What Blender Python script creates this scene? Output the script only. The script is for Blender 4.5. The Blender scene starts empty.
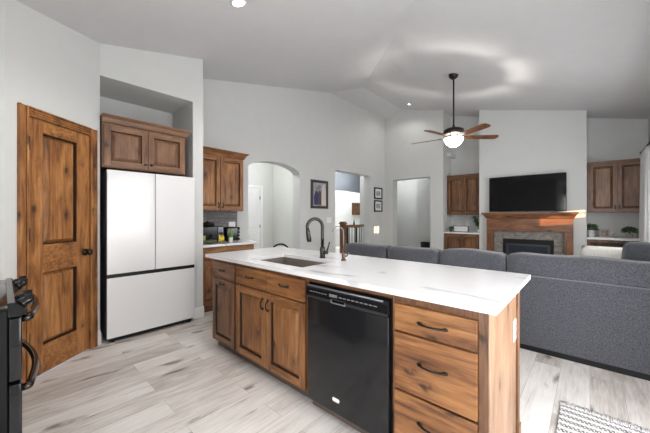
import bpy, bmesh, math, random
from mathutils import Matrix, Vector
random.seed(7)
S = bpy.context.scene
COL = S.collection

# ------------------------------------------------------------------ camera
YAW = math.atan((590 - 325) / 292.6)
cam_data = bpy.data.cameras.new('camera'); cam = bpy.data.objects.new('camera', cam_data); COL.objects.link(cam)
cam_data.sensor_width = 36.0; cam_data.lens = 292.6 / 650 * 36.0
cam_data.clip_start = 0.02
cam.location = (0, 0, 1.30)
cam.rotation_euler = (math.radians(90), 0, YAW)
cam_data.shift_y = -0.5 / 650
S.camera = cam
# ------------------------------------------------------------------ world, sun, daylight, exposure
S.view_settings.view_transform = 'Standard'; S.view_settings.look = 'None'
S.view_settings.gamma = 1.0; S.view_settings.use_curve_mapping = False
S.view_settings.exposure = 0.74
W = bpy.data.worlds.new('world'); S.world = W; W.use_nodes = True
W.node_tree.nodes['Background'].inputs[0].default_value = (0.75, 0.86, 1.0, 1)
W.node_tree.nodes['Background'].inputs[1].default_value = 1.6

def lamp(name, kind, loc, energy, color=(1, 1, 1), direction=None, size=None, size_y=None, radius=None, spot=None):
    d = bpy.data.lights.new(name, kind); d.energy = energy; d.color = color
    if kind == 'AREA':
        d.shape = 'RECTANGLE'; d.size = size; d.size_y = size_y or size
    if radius is not None: d.shadow_soft_size = radius
    if spot: d.spot_size = math.radians(spot); d.spot_blend = 0.6
    o = bpy.data.objects.new(name, d); COL.objects.link(o); o.location = loc
    if direction: o.rotation_euler = Vector(direction).to_track_quat('-Z', 'Y').to_euler()
    return o
sun_h = Vector((-1, 0.25, 0)).normalized()
EL = math.radians(6)
sun = lamp('sun', 'SUN', (6, 3, 4), 20.0, (1.0, 0.62, 0.30), (sun_h.x * math.cos(EL), sun_h.y * math.cos(EL), -math.sin(EL)))
sun.data.angle = math.radians(0.6)
lamp('daylight_patio_door', 'AREA', (0.74, 1.55, 1.12), 48, (0.985, 0.99, 1.0), (-1, 0, 0), 1.7, 1.9)
lamp('daylight_nook_window', 'AREA', (-0.1, -3.10, 1.35), 72, (0.985, 0.99, 1.0), (0, 1, 0), 1.6, 1.7)
lamp('daylight_living_window', 'AREA', (0.72, 5.0, 1.35), 30, (0.985, 0.99, 1.0), (-1, 0, 0), 1.6, 1.2)

# ------------------------------------------------------------------ materials
MATS = {}
def nm(name):
    m = bpy.data.materials.new(name); m.use_nodes = True
    nt = m.node_tree; return m, nt, nt.nodes['Principled BSDF']
def node(nt, t, **kw):
    n = nt.nodes.new(t)
    for k, v in kw.items(): setattr(n, k, v)
    return n
def ramp(nt, fac, stops, interp='LINEAR'):
    r = node(nt, 'ShaderNodeValToRGB'); r.color_ramp.interpolation = interp
    e = r.color_ramp.elements
    while len(e) < len(stops): e.new(0.5)
    for i, (p, c) in enumerate(stops):
        e[i].position = p; e[i].color = (c[0], c[1], c[2], 1) if not isinstance(c, (int, float)) else (c, c, c, 1)
    nt.links.new(fac, r.inputs[0]); return r.outputs[0]
def mixc(nt, fac, a, b, mode='MIX'):
    m = node(nt, 'ShaderNodeMix', data_type='RGBA', blend_type=mode)
    for i, v in ((0, fac), (6, a), (7, b)):
        if hasattr(v, 'links'): nt.links.new(v, m.inputs[i])
        elif isinstance(v, (int, float)): m.inputs[i].default_value = v
        else: m.inputs[i].default_value = (*v[:3], 1)
    return m.outputs[2]
def mth(nt, op, a, b=None, clamp=False):
    m = node(nt, 'ShaderNodeMath', operation=op); m.use_clamp = clamp
    for i, v in enumerate((a, b)):
        if v is None: continue
        if hasattr(v, 'links'): nt.links.new(v, m.inputs[i])
        else: m.inputs[i].default_value = v
    return m.outputs[0]
def coords(nt, scale=(1, 1, 1), rnd=0.0, rot=(0, 0, 0)):
    tc = node(nt, 'ShaderNodeTexCoord'); mp = node(nt, 'ShaderNodeMapping')
    mp.inputs['Scale'].default_value = scale; mp.inputs['Rotation'].default_value = rot
    nt.links.new(tc.outputs['Object'], mp.inputs['Vector'])
    if rnd:
        oi = node(nt, 'ShaderNodeObjectInfo')
        v = mth(nt, 'MULTIPLY', oi.outputs['Random'], rnd)
        nt.links.new(v, mp.inputs['Location'])
    return mp.outputs[0]
def noise(nt, vec, scale, detail=4, rough=0.5, dist=0.0):
    n = node(nt, 'ShaderNodeTexNoise'); n.inputs['Scale'].default_value = scale
    n.inputs['Detail'].default_value = detail; n.inputs['Roughness'].default_value = rough
    n.inputs['Distortion'].default_value = dist
    nt.links.new(vec, n.inputs['Vector']); return n.outputs['Fac']
def bump(nt, b, h, strength=0.2, dist=0.01):
    n = node(nt, 'ShaderNodeBump'); n.inputs['Strength'].default_value = strength; n.inputs['Distance'].default_value = dist
    nt.links.new(h, n.inputs['Height']); nt.links.new(n.outputs[0], b.inputs['Normal'])

def plain(name, c, rough=0.5, metal=0.0, spec=0.5, var=0.04, vscale=6, bmp=0, bscale=200, emit=None, es=0, coat=0, trans=0):
    if name in MATS: return MATS[name]
    m, nt, b = nm(name)
    v = coords(nt, (1, 1, 1))
    n = noise(nt, v, vscale, 3)
    lo = [x * (1 - var) for x in c]; hi = [min(1, x * (1 + var)) for x in c]
    nt.links.new(ramp(nt, n, [(0.3, lo), (0.7, hi)]), b.inputs['Base Color'])
    b.inputs['Roughness'].default_value = rough; b.inputs['Metallic'].default_value = metal
    b.inputs['Specular IOR Level'].default_value = spec
    b.inputs['Coat Weight'].default_value = coat
    b.inputs['Transmission Weight'].default_value = trans
    if emit: b.inputs['Emission Color'].default_value = (*emit, 1); b.inputs['Emission Strength'].default_value = es
    if bmp: bump(nt, b, noise(nt, v, bscale, 2), bmp, 0.004)
    MATS[name] = m; return m

def wood(axis, tone='alder'):
    key = 'wood_%s_%s' % (tone, axis)
    if key in MATS: return MATS[key]
    pal = {'alder': [(0.22, (0.060, 0.022, 0.009)), (0.45, (0.155, 0.060, 0.020)), (0.62, (0.255, 0.108, 0.035)), (0.85, (0.385, 0.180, 0.066))],
           'door': [(0.22, (0.060, 0.021, 0.008)), (0.42, (0.185, 0.070, 0.020)), (0.62, (0.325, 0.135, 0.038)), (0.85, (0.49, 0.23, 0.080))],
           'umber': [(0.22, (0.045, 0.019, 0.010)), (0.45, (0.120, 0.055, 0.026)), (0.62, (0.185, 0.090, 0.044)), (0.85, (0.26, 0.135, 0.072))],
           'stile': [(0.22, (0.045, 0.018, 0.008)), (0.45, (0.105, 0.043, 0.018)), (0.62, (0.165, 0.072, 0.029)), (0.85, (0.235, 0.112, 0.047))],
           'tan': [(0.22, (0.11, 0.060, 0.034)), (0.45, (0.20, 0.115, 0.066)), (0.62, (0.28, 0.165, 0.098)), (0.85, (0.36, 0.225, 0.14))],
           'cherry': [(0.22, (0.040, 0.012, 0.006)), (0.45, (0.11, 0.040, 0.015)), (0.62, (0.185, 0.073, 0.027)), (0.85, (0.28, 0.120, 0.046))]}[tone]
    m, nt, b = nm(key)
    ai = 'xyz'.index(axis)
    def st(k, rn):
        sc = [1, 1, 1]; sc[ai] = k
        return coords(nt, tuple(sc), rnd=rn)
    g1 = noise(nt, st(0.05, 23.0), 55, 6, 0.7, 0.2)
    g = noise(nt, st(0.13, 11.0), 15, 6, 0.6, 1.6)
    blot = noise(nt, st(0.5, 7.0), 4.5, 3, 0.5, 0.4)
    f = mth(nt, 'ADD', mth(nt, 'ADD', mth(nt, 'MULTIPLY', g1, 0.34), mth(nt, 'MULTIPLY', g, 0.40)), mth(nt, 'MULTIPLY', blot, 0.26))
    colr = ramp(nt, f, [(0.36, pal[0][1]), (0.44, pal[1][1]), (0.52, pal[2][1]), (0.62, pal[3][1])])
    v3 = st(0.55, 17.0)
    vo = node(nt, 'ShaderNodeTexVoronoi'); vo.inputs['Scale'].default_value = 6.5
    dn = noise(nt, v3, 26, 3)
    vv = node(nt, 'ShaderNodeVectorMath', operation='ADD'); nt.links.new(v3, vv.inputs[0])
    sv = mth(nt, 'MULTIPLY', dn, 0.06); nt.links.new(sv, vv.inputs[1])
    nt.links.new(vv.outputs[0], vo.inputs['Vector'])
    kn = ramp(nt, vo.outputs['Distance'], [(0.07, 1.0), (0.11, 0.75), (0.15, 0.30), (0.30, 0.0)])
    colr = mixc(nt, mth(nt, 'MULTIPLY', kn, 0.9), colr, [x * 0.45 for x in pal[0][1]])
    # worn dark scratches typical of rustic alder
    scr = ramp(nt, noise(nt, st(0.16, 3.0), 30, 4, 0.6, 2.2), [(0.27, 1.0), (0.33, 0.0)])
    colr = mixc(nt, mth(nt, 'MULTIPLY', scr, 0.6), colr, [x * 0.5 for x in pal[0][1]])
    nt.links.new(colr, b.inputs['Base Color'])
    b.inputs['Roughness'].default_value = 0.42
    bump(nt, b, g, 0.12, 0.004)
    MATS[key] = m; return m

def floor_mat():
    m, nt, b = nm('floor_planks')
    tc = node(nt, 'ShaderNodeTexCoord'); sp = node(nt, 'ShaderNodeSeparateXYZ'); cb = node(nt, 'ShaderNodeCombineXYZ')
    nt.links.new(tc.outputs['Object'], sp.inputs[0])
    nt.links.new(sp.outputs['Y'], cb.inputs['X']); nt.links.new(sp.outputs['X'], cb.inputs['Y'])
    br = node(nt, 'ShaderNodeTexBrick'); br.offset = 0.37; br.offset_frequency = 2
    br.inputs['Scale'].default_value = 1.0; br.inputs['Brick Width'].default_value = 1.22; br.inputs['Row Height'].default_value = 0.185
    br.inputs['Mortar Size'].default_value = 0.0012; br.inputs['Mortar Smooth'].default_value = 0.2
    br.inputs['Color1'].default_value = (0, 0, 0, 1); br.inputs['Color2'].default_value = (1, 1, 1, 1); br.inputs['Mortar'].default_value = (0.5, 0.5, 0.5, 1)
    nt.links.new(cb.outputs[0], br.inputs['Vector'])
    off = mth(nt, 'MULTIPLY', br.outputs['Color'], 37.0)
    def pl(scale):
        mp = node(nt, 'ShaderNodeMapping'); mp.inputs['Scale'].default_value = scale
        nt.links.new(cb.outputs[0], mp.inputs['Vector']); nt.links.new(off, mp.inputs['Location']); return mp.outputs[0]
    g = noise(nt, pl((0.07, 1, 1)), 48, 7, 0.68, 0.4)
    bl = noise(nt, pl((0.28, 1, 1)), 6.5, 4, 0.55, 1.0)
    tone = mth(nt, 'ADD', mth(nt, 'ADD', mth(nt, 'MULTIPLY', g, 0.46), mth(nt, 'MULTIPLY', bl, 0.38)), mth(nt, 'MULTIPLY', br.outputs['Color'], 0.16))
    c = ramp(nt, tone, [(0.36, (0.45, 0.41, 0.375)), (0.44, (0.59, 0.55, 0.52)), (0.51, (0.70, 0.67, 0.64)), (0.64, (0.81, 0.79, 0.765))])
    # dark knots and cracks
    vo = node(nt, 'ShaderNodeTexVoronoi', voronoi_dimensions='2D'); vo.inputs['Scale'].default_value = 5.2
    dn = noise(nt, pl((0.4, 1, 1)), 12, 4)
    va = node(nt, 'ShaderNodeVectorMath', operation='ADD'); nt.links.new(pl((0.30, 1, 1)), va.inputs[0])
    nt.links.new(mth(nt, 'MULTIPLY', dn, 0.13), va.inputs[1]); nt.links.new(va.outputs[0], vo.inputs['Vector'])
    k = ramp(nt, vo.outputs['Distance'], [(0.04, 1.0), (0.09, 0.55), (0.18, 0.0)])
    msk = ramp(nt, noise(nt, pl((0.3, 1, 1)), 3.1, 2), [(0.45, 0.0), (0.50, 1.0)])
    c = mixc(nt, mth(nt, 'MULTIPLY', mth(nt, 'MULTIPLY', k, msk), 0.85), c, (0.13, 0.10, 0.085))
    cr = noise(nt, pl((0.09, 1, 1)), 17, 5, 0.6, 1.2)
    crk = ramp(nt, cr, [(0.28, 1.0), (0.37, 0.0)])
    c = mixc(nt, mth(nt, 'MULTIPLY', crk, 0.55), c, (0.22, 0.18, 0.16))
    c = mixc(nt, mth(nt, 'MULTIPLY', br.outputs['Fac'], 0.7), c, (0.26, 0.22, 0.20))
    nt.links.new(c, b.inputs['Base Color'])
    b.inputs['Roughness'].default_value = 0.42
    bump(nt, b, g, 0.08, 0.003)
    return m

def quartz_mat():
    m, nt, b = nm('white_quartz')
    v = coords(nt, (0.42, 1.5, 1), rot=(0, 0, 0.12))
    n = noise(nt, v, 1.7, 5, 0.5, 0.5)
    d = mth(nt, 'ABSOLUTE', mth(nt, 'SUBTRACT', n, 0.5))
    vein = ramp(nt, d, [(0.0, 1.0), (0.010, 0.6), (0.028, 0.0)])
    msk = ramp(nt, noise(nt, coords(nt), 2.3, 2), [(0.48, 0.0), (0.58, 1.0)])
    c = mixc(nt, mth(nt, 'MULTIPLY', mth(nt, 'MULTIPLY', vein, msk), 0.6), (0.80, 0.80, 0.815), (0.30, 0.30, 0.32))
    n2 = noise(nt, v, 5.5, 6, 0.6, 1.5)
    v2 = ramp(nt, mth(nt, 'ABSOLUTE', mth(nt, 'SUBTRACT', n2, 0.5)), [(0.0, 0.12), (0.02, 0.0)])
    c = mixc(nt, v2, c, (0.45, 0.45, 0.47))
    nt.links.new(c, b.inputs['Base Color']); b.inputs['Roughness'].default_value = 0.16
    return m

def fabric(name, c, c2, scale=260, bs=0.5):
    if name in MATS: return MATS[name]
    m, nt, b = nm(name)
    v = coords(nt)
    n = noise(nt, v, scale, 2, 0.7)
    n2 = noise(nt, v, 95, 4, 0.8)
    f = mth(nt, 'ADD', mth(nt, 'MULTIPLY', n, 0.5), mth(nt, 'MULTIPLY', n2, 0.5))
    nt.links.new(ramp(nt, f, [(0.44, c), (0.56, c2)]), b.inputs['Base Color'])
    b.inputs['Roughness'].default_value = 0.95; b.inputs['Sheen Weight'].default_value = 0.3
    bump(nt, b, n, bs, 0.004)
    MATS[name] = m; return m

def stone_mat(name, axis_u, w, h, c1, c2, mort, mix=0.5):
    m, nt, b = nm(name)
    tc = node(nt, 'ShaderNodeTexCoord'); sp = node(nt, 'ShaderNodeSeparateXYZ'); cb = node(nt, 'ShaderNodeCombineXYZ')
    nt.links.new(tc.outputs['Object'], sp.inputs[0]); nt.links.new(sp.outputs[axis_u], cb.inputs['X']); nt.links.new(sp.outputs['Z'], cb.inputs['Y'])
    br = node(nt, 'ShaderNodeTexBrick'); br.offset = 0.41
    br.inputs['Scale'].default_value = 1; br.inputs['Brick Width'].default_value = w; br.inputs['Row Height'].default_value = h
    br.inputs['Mortar Size'].default_value = 0.0018
    br.inputs['Color1'].default_value = (*c1, 1); br.inputs['Color2'].default_value = (*c2, 1); br.inputs['Mortar'].default_value = (*mort, 1)
    nt.links.new(cb.outputs[0], br.inputs['Vector'])
    n = noise(nt, coords(nt), 35, 4)
    c = mixc(nt, 0.6, br.outputs['Color'], ramp(nt, n, [(0.3, 0.45), (0.7, 1.0)]), 'MULTIPLY')
    nt.links.new(c, b.inputs['Base Color']); b.inputs['Roughness'].default_value = 0.55
    bump(nt, b, mth(nt, 'SUBTRACT', 1.0, br.outputs['Fac']), 0.6, 0.004)
    return m

def rug_mat():
    m, nt, b = nm('woven_rug')
    tc = node(nt, 'ShaderNodeTexCoord'); sp = node(nt, 'ShaderNodeSeparateXYZ'); nt.links.new(tc.outputs['Object'], sp.inputs[0])
    x = sp.outputs['X']; y = sp.outputs['Y']
    row = mth(nt, 'FRACT', mth(nt, 'MULTIPLY', y, 1 / 0.060))
    isrow = mth(nt, 'GREATER_THAN', row, 0.42)
    dash = mth(nt, 'FRACT', mth(nt, 'ADD', mth(nt, 'MULTIPLY', x, 1 / 0.021), mth(nt, 'MULTIPLY', mth(nt, 'FLOOR', mth(nt, 'MULTIPLY', y, 1 / 0.0165)), 0.37)))
    isd = mth(nt, 'GREATER_THAN', dash, 0.36)
    n = noise(nt, coords(nt), 120, 3, 0.7)
    jag = ramp(nt, n, [(0.36, 0.35), (0.50, 1.0)])
    f = mth(nt, 'MULTIPLY', mth(nt, 'MULTIPLY', isrow, isd), jag)
    c = mixc(nt, f, (0.72, 0.71, 0.70), (0.07, 0.07, 0.085))
    nt.links.new(c, b.inputs['Base Color']); b.inputs['Roughness'].default_value = 1
    bump(nt, b, n, 0.7, 0.01)
    return m

def picture_mat(name, cols, bg, scale, ax='Y'):
    m, nt, b = nm(name)
    v = coords(nt, (1, 1, 0.35))
    n = noise(nt, v, scale, 2, 0.5, 0.6)
    st = [(0.0, bg)] + [(0.38 + 0.30 * i / len(cols), c) for i, c in enumerate(cols)]
    nt.links.new(ramp(nt, n, st), b.inputs['Base Color']); b.inputs['Roughness'].default_value = 0.35
    return m

WALL = plain('wall_paint', (0.605, 0.612, 0.602), 0.85, var=0.012, bmp=0.06, bscale=90)
CEIL = plain('ceiling_paint', (0.605, 0.60, 0.61), 0.9, var=0.015, bmp=0.15, bscale=55)
TRIM = plain('trim_white', (0.80, 0.80, 0.80), 0.45, var=0.01)
FLOOR = floor_mat(); QUARTZ = quartz_mat()
BRONZE = plain('oil_rubbed_bronze', (0.035, 0.028, 0.024), 0.35, 0.8)
BLACK = plain('black_enamel', (0.008, 0.008, 0.009), 0.12, spec=0.45)
BLACKM = plain('black_matte', (0.006, 0.006, 0.007), 0.45, spec=0.25)
DWM = plain('dishwasher_black', (0.010, 0.010, 0.011), 0.14, spec=0.38)
WGLASS = plain('white_glass', (0.74, 0.74, 0.75), 0.16, coat=0.15, var=0.005)
STEEL = plain('steel', (0.50, 0.49, 0.48), 0.28, 1.0)
DSTEEL = plain('dark_steel', (0.14, 0.145, 0.16), 0.3, 0.8)
SINKM = plain('brushed_sink_steel', (0.24, 0.205, 0.18), 0.5, 0.4)
SOFA = fabric('sofa_tweed', (0.030, 0.032, 0.040), (0.105, 0.109, 0.128), 330)
CHAR = fabric('charcoal_fabric', (0.035, 0.037, 0.045), (0.075, 0.080, 0.095))
CREAM = fabric('cream_fabric', (0.62, 0.60, 0.56), (0.80, 0.78, 0.74), 150)
LEAF = plain('leaf_green', (0.075, 0.13, 0.055), 0.6, var=0.5, vscale=60)
POTW = plain('pot_white', (0.75, 0.75, 0.74), 0.4)
PLATE = plain('plastic_white', (0.82, 0.82, 0.82), 0.35)
OUTW = wood

# ------------------------------------------------------------------ mesh helpers
class MB:
    def __init__(s, M=None): s.bm = bmesh.new(); s.M = M or Matrix.Identity(4); s.mats = []; s.mi = 0; s.sm = False
    def _add(s, vs, fs, smooth=False):
        V = [s.bm.verts.new(s.M @ Vector(v)) for v in vs]
        for f in fs:
            try:
                fc = s.bm.faces.new([V[i] for i in f]); fc.smooth = smooth; fc.material_index = s.mi
            except ValueError: pass
        return s
    def box(s, x0, x1, y0, y1, z0, z1, bev=0.0, seg=2):
        if bev <= 0:
            return s._add([(x, y, z) for x in (x0, x1) for y in (y0, y1) for z in (z0, z1)],
                          [(0, 1, 3, 2), (4, 6, 7, 5), (0, 4, 5, 1), (2, 3, 7, 6), (0, 2, 6, 4), (1, 5, 7, 3)])
        t = bmesh.new(); bmesh.ops.create_cube(t, size=1)
        for v in t.verts: v.co = Vector(((x0 + x1) / 2 + v.co.x * (x1 - x0), (y0 + y1) / 2 + v.co.y * (y1 - y0), (z0 + z1) / 2 + v.co.z * (z1 - z0)))
        bmesh.ops.bevel(t, geom=t.edges[:], offset=bev, segments=seg, affect='EDGES', profile=0.5)
        t.verts.index_update()
        s._add([v.co for v in t.verts], [[v.index for v in f.verts] for f in t.faces], seg > 2); t.free(); return s
    def prism(s, pts, a0, a1, axis='y'):          # polygon pts in the two other axes, extruded
        n = len(pts); o = {'x': lambda p, a: (a, p[0], p[1]), 'y': lambda p, a: (p[0], a, p[1]), 'z': lambda p, a: (p[0], p[1], a)}[axis]
        vs = [o(p, a0) for p in pts] + [o(p, a1) for p in pts]
        fs = [list(range(n)), list(range(2 * n - 1, n - 1, -1))] + [(i, (i + 1) % n, n + (i + 1) % n, n + i) for i in range(n)]
        return s._add(vs, fs)
    def lathe(s, prof, c=(0, 0, 0), n=24, M=None, smooth=True, caps=True):   # prof: (r, z)
        vs = []; M = M or Matrix.Identity(4)
        for r, z in prof:
            for i in range(n):
                a = 2 * math.pi * i / n
                vs.append(Vector(c) + (M @ Vector((r * math.cos(a), r * math.sin(a), z))))
        fs = [(j * n + i, j * n + (i + 1) % n, (j + 1) * n + (i + 1) % n, (j + 1) * n + i) for j in range(len(prof) - 1) for i in range(n)]
        if caps: fs += [list(range(n)), list(range((len(prof) - 1) * n, len(prof) * n))]
        return s._add(vs, fs, smooth)
    def tube(s, pts, r, n=10, smooth=True):
        pts = [Vector(p) for p in pts]; m = len(pts); rs = r if isinstance(r, (list, tuple)) else [r] * m
        vs = []; up = None
        for i, p in enumerate(pts):
            d = (pts[min(i + 1, m - 1)] - pts[max(i - 1, 0)]).normalized()
            if up is None:
                up = Vector((0, 0, 1)) if abs(d.z) < 0.9 else Vector((1, 0, 0))
            a = d.cross(up).normalized(); b = a.cross(d).normalized(); up = b
            for k in range(n):
                t = 2 * math.pi * k / n; vs.append(p + (a * math.cos(t) + b * math.sin(t)) * rs[i])
        fs = [(j * n + i, j * n + (i + 1) % n, (j + 1) * n + (i + 1) % n, (j + 1) * n + i) for j in range(m - 1) for i in range(n)]
        fs += [list(range(n)), list(range((m - 1) * n, m * n))]
        return s._add(vs, fs, smooth)
    def mat(s, i): s.mi = i; return s
    def build(s, name, mats, parent=None, label=None):
        if not isinstance(mats, (list, tuple)): mats = [mats]
        bmesh.ops.recalc_face_normals(s.bm, faces=s.bm.faces[:])
        me = bpy.data.meshes.new(name); s.bm.to_mesh(me); s.bm.free()
        for m in mats: me.materials.append(m)
        o = bpy.data.objects.new(name, me); COL.objects.link(o)
        if parent is not None:
            o.parent = parent
            w = Matrix.Identity(4); p = parent; base = Vector((0, 0, 0))
            while p is not None: base += Vector(p.location) if p.type == 'EMPTY' else Vector((0, 0, 0)); p = p.parent
            if parent.type == 'EMPTY': o.matrix_parent_inverse = Matrix.Translation(-base)
        if label: o['label'] = label
        return o
def tag(o, label, cat, group=None, kind=None):
    o['label'] = label; o['category'] = cat
    if group: o['group'] = group
    if kind: o['kind'] = kind
    return o
def thing(name, loc, label, cat, group=None, kind=None):
    o = bpy.data.objects.new(name, None); COL.objects.link(o); o.location = loc; o.empty_display_size = 0.1
    return tag(o, label, cat, group, kind)
def struct(o, label=None):
    o['kind'] = 'structure'
    if label: o['label'] = label
    return o
def rebase(o):          # a lone mesh gets its origin at the middle of its base
    vs = [v.co for v in o.data.vertices]
    c = Vector(((min(v.x for v in vs) + max(v.x for v in vs)) / 2, (min(v.y for v in vs) + max(v.y for v in vs)) / 2, min(v.z for v in vs)))
    o.data.transform(Matrix.Translation(-c)); o.location = c; return o
def frame(O, u, n):     # local x along u, y along outward n, z up
    u = Vector(u).normalized(); n = Vector(n).normalized()
    M = Matrix.Identity(4)
    for r in range(3): M[r][0] = u[r]; M[r][1] = n[r]; M[r][2] = (0, 0, 1)[r]; M[r][3] = O[r]
    return M

# ------------------------------------------------------------------ room shell
XW, XR = -4.35, 0.79            # arch wall and window wall
YC, YB = 7.36, 7.94             # chimney-breast wall, recess back
XRIDGE = -3.80
def ceilz(x, y):
    if y < -0.84: return 2.70
    K = 2.90 + 0.238 * y
    if x >= XRIDGE: L = 3.269 - 0.245 * x
    else: L = 4.20 - (XRIDGE - x) * 0.22
    return min(K, L)
def wall_piece(mb, p0, p1, th, z0=0.0, z1=None, n=None):
    """wall from p0 to p1, thickened by th to the left of the direction; follows the ceiling when z1 is None"""
    p0 = Vector(p0); p1 = Vector(p1); d = (p1 - p0); L = d.length; d.normalize(); nn = Vector((-d.y, d.x)) * th
    k = n or (max(1, int(L / 0.12)) if (z1 is None or callable(z0)) else 1)
    vs = []
    for i in range(k + 1):
        q = p0 + d * (L * i / k)
        zt = z1 if z1 is not None else ceilz(q.x, q.y) + 0.02
        zb = z0(L * i / k) if callable(z0) else z0
        for w in (q, q + nn): vs += [(w.x, w.y, zb), (w.x, w.y, zt)]
    fs = []
    for i in range(k):
        a = 4 * i; b = a + 4
        fs += [(a, b, b + 1, a + 1), (a + 2, a + 3, b + 3, b + 2), (a, a + 2, b + 2, b), (a + 1, b + 1, b + 3, a + 3)]
    fs += [(0, 1, 3, 2), (4 * k, 4 * k + 2, 4 * k + 3, 4 * k + 1)]
    mb._add(vs, fs)

m = MB(); m.box(-8.3, 1.0, -3.4, 12.2, -0.12, 0.0); struct(m.build('floor', FLOOR))
# ceiling
m = MB()
def quadc(pts):
    n = len(pts); vs = [(x, y, z) for x, y, z in pts] + [(x, y, z + 0.1) for x, y, z in pts]
    m._add(vs, [list(range(n)), list(range(2 * n - 1, n - 1, -1))] + [(i, (i + 1) % n, n + (i + 1) % n, n + i) for i in range(n)])
xl, xr, y1 = -4.50, 0.90, 8.05
Kz = lambda y: 2.90 + 0.238 * y
Lz = lambda x: 3.269 - 0.245 * x
yk = lambda x: (Lz(x) - 2.90) / 0.238
zr = 4.20; yr = (zr - 2.90) / 0.238
ze = zr - (XRIDGE - xl) * 0.22; ye = (ze - 2.90) / 0.238
yn = -0.84
quadc([(xl, yn, Kz(yn)), (xr, yn, Kz(yn)), (xr, yk(xr), Lz(xr)), (XRIDGE, yr, zr), (xl, ye, ze)])
quadc([(XRIDGE, yr, zr), (xr, yk(xr), Lz(xr)), (xr, y1, Lz(xr)), (XRIDGE, y1, zr)])
quadc([(xl, ye, ze), (XRIDGE, yr, zr), (XRIDGE, y1, zr), (xl, y1, ze)])
quadc([(xl, -3.4, 2.70), (xr, -3.4, 2.70), (xr, yn, 2.70), (xl, yn, 2.70)])
struct(m.build('ceiling', CEIL))

# wall_left: arch wall (room side x = XW, thickness towards -x)
m = MB()
AY0, AY1 = 2.835, 4.045
OY0, OY1, OZ = 5.16, 6.62, 2.37
wall_piece(m, (XW, 0.55), (XW, AY0), 0.21)
def archz(s):
    t = (s - (AY1 - AY0) / 2) / ((AY1 - AY0) / 2); t = max(-1, min(1, t))
    return 2.145 + 0.165 * math.sqrt(max(0, 1 - t * t)) ** 1.3
wall_piece(m, (XW, AY0), (XW, AY1), 0.21, z0=archz, n=28)
wall_piece(m, (XW, AY1), (XW, OY0), 0.21)
wall_piece(m, (XW, OY0), (XW, OY1), 0.21, z0=OZ, z1=None)
wall_piece(m, (XW, OY1), (XW, YC + 0.25), 0.21)
struct(m.build('wall_left', WALL))
# wall_back with opening, recesses and chimney breast
m = MB()
wall_piece(m, (XW, YC), (-4.10, YC), 0.25)
wall_piece(m, (-4.10, YC), (-3.03, YC), 0.25, z0=2.31, z1=None)
wall_piece(m, (-3.03, YC), (-2.705, YC), YB + 0.12 - YC)
struct(m.build('wall_back', WALL)); m = MB()
wall_piece(m, (-2.705, YB), (-1.885, YB), 0.12)
struct(m.build('wall_recess_left', WALL)); m = MB()
wall_piece(m, (-1.885, YC), (-0.045, YC), YB + 0.12 - YC)
struct(m.build('wall_chimney', WALL)); m = MB()
wall_piece(m, (-0.045, YB), (XR + 0.15, YB), 0.12)
struct(m.build('wall_recess_right', WALL))
# fridge wall
m = MB()
wall_piece(m, (-3.70, 0.67), (-3.70, 1.612), 0.65, z0=2.735, z1=None)
struct(m.build('wall_soffit', WALL))
m = MB(); wall_piece(m, (-3.70, 1.612), (-3.70, 1.742), 0.65); struct(m.build('wall_fridge', WALL))
m = MB(); wall_piece(m, (-3.715, 0.66), (-3.715, 0.67), 0.635); struct(m.build('wall_alcove', WALL))
# pantry diagonal wall
PO = Vector((-3.666, 0.627)); PD = Vector((0.64801, -0.76163)); PN = Vector((0.76163, 0.64801))
def pp(s): q = PO + PD * s; return (q.x, q.y)
m = MB()
wall_piece(m, pp(-0.058), pp(0.045), -0.12)
wall_piece(m, pp(0.045), pp(0.700), -0.12, z0=2.125, z1=None)
wall_piece(m, pp(0.700), pp(0.812), -0.12)
struct(m.build('wall_pantry', WALL))
m = MB(); wall_piece(m, (-3.14, 0.012), (-3.14, -0.80), -0.12); struct(m.build('wall_side', WALL))
m = MB(); wall_piece(m, (-3.14, -0.68), (-1.0, -0.68), -0.12)
wall_piece(m, (-1.12, -0.80), (-1.12, -3.2), 0.12); struct(m.build('wall_range', WALL))
m = MB(); wall_piece(m, (-1.12, -3.2), (-0.9, -3.2), -0.14); wall_piece(m, (-0.9, -3.2), (0.7, -3.2), -0.14, 0, 0.5); wall_piece(m, (-0.9, -3.2), (0.7, -3.2), -0.14, 2.2); wall_piece(m, (0.7, -3.2), (0.93, -3.2), -0.14)
struct(m.build('wall_nook', WALL))
m = MB()
wall_piece(m, (XR, -3.2), (XR, 0.7), -0.14)
wall_piece(m, (XR, 0.7), (XR, 2.4), -0.14, 2.08)
wall_piece(m, (XR, 2.4), (XR, 4.0), -0.14)
wall_piece(m, (XR, 4.0), (XR, 7.2), -0.14, 0, 0.75)
wall_piece(m, (XR, 4.0), (XR, 7.2), -0.14, 2.15)
wall_piece(m, (XR, 7.2), (XR, 8.06), -0.14)
struct(m.build('wall_right', WALL))
# window frames
GLASS = plain('window_glass', (0.9, 0.95, 0.95), 0.02, trans=1.0, var=0.0)
def window(name, M, w, z0, z1, mull):
    f = MB(M)
    f.box(0, w, -0.05, 0.02, z0, z0 + 0.05); f.box(0, w, -0.05, 0.02, z1 - 0.05, z1)
    for i in range(mull + 1):
        c = 0.025 + (w - 0.05) * i / mull; f.box(c - 0.025, c + 0.025, -0.048, 0.018, z0 + 0.05, z1 - 0.05)
    o = struct(f.build(name, TRIM)); return o
window('door_2', frame((XR, 0.7, 0), (0, 1, 0), (-1, 0, 0)), 1.7, 0.0, 2.08, 2)
window('window_1', frame((XR, 4.0, 0), (0, 1, 0), (-1, 0, 0)), 3.2, 0.75, 2.15, 4)
window('window_2', frame((-0.9, -3.2, 0), (1, 0, 0), (0, 1, 0)), 1.6, 0.5, 2.2, 2)
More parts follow.
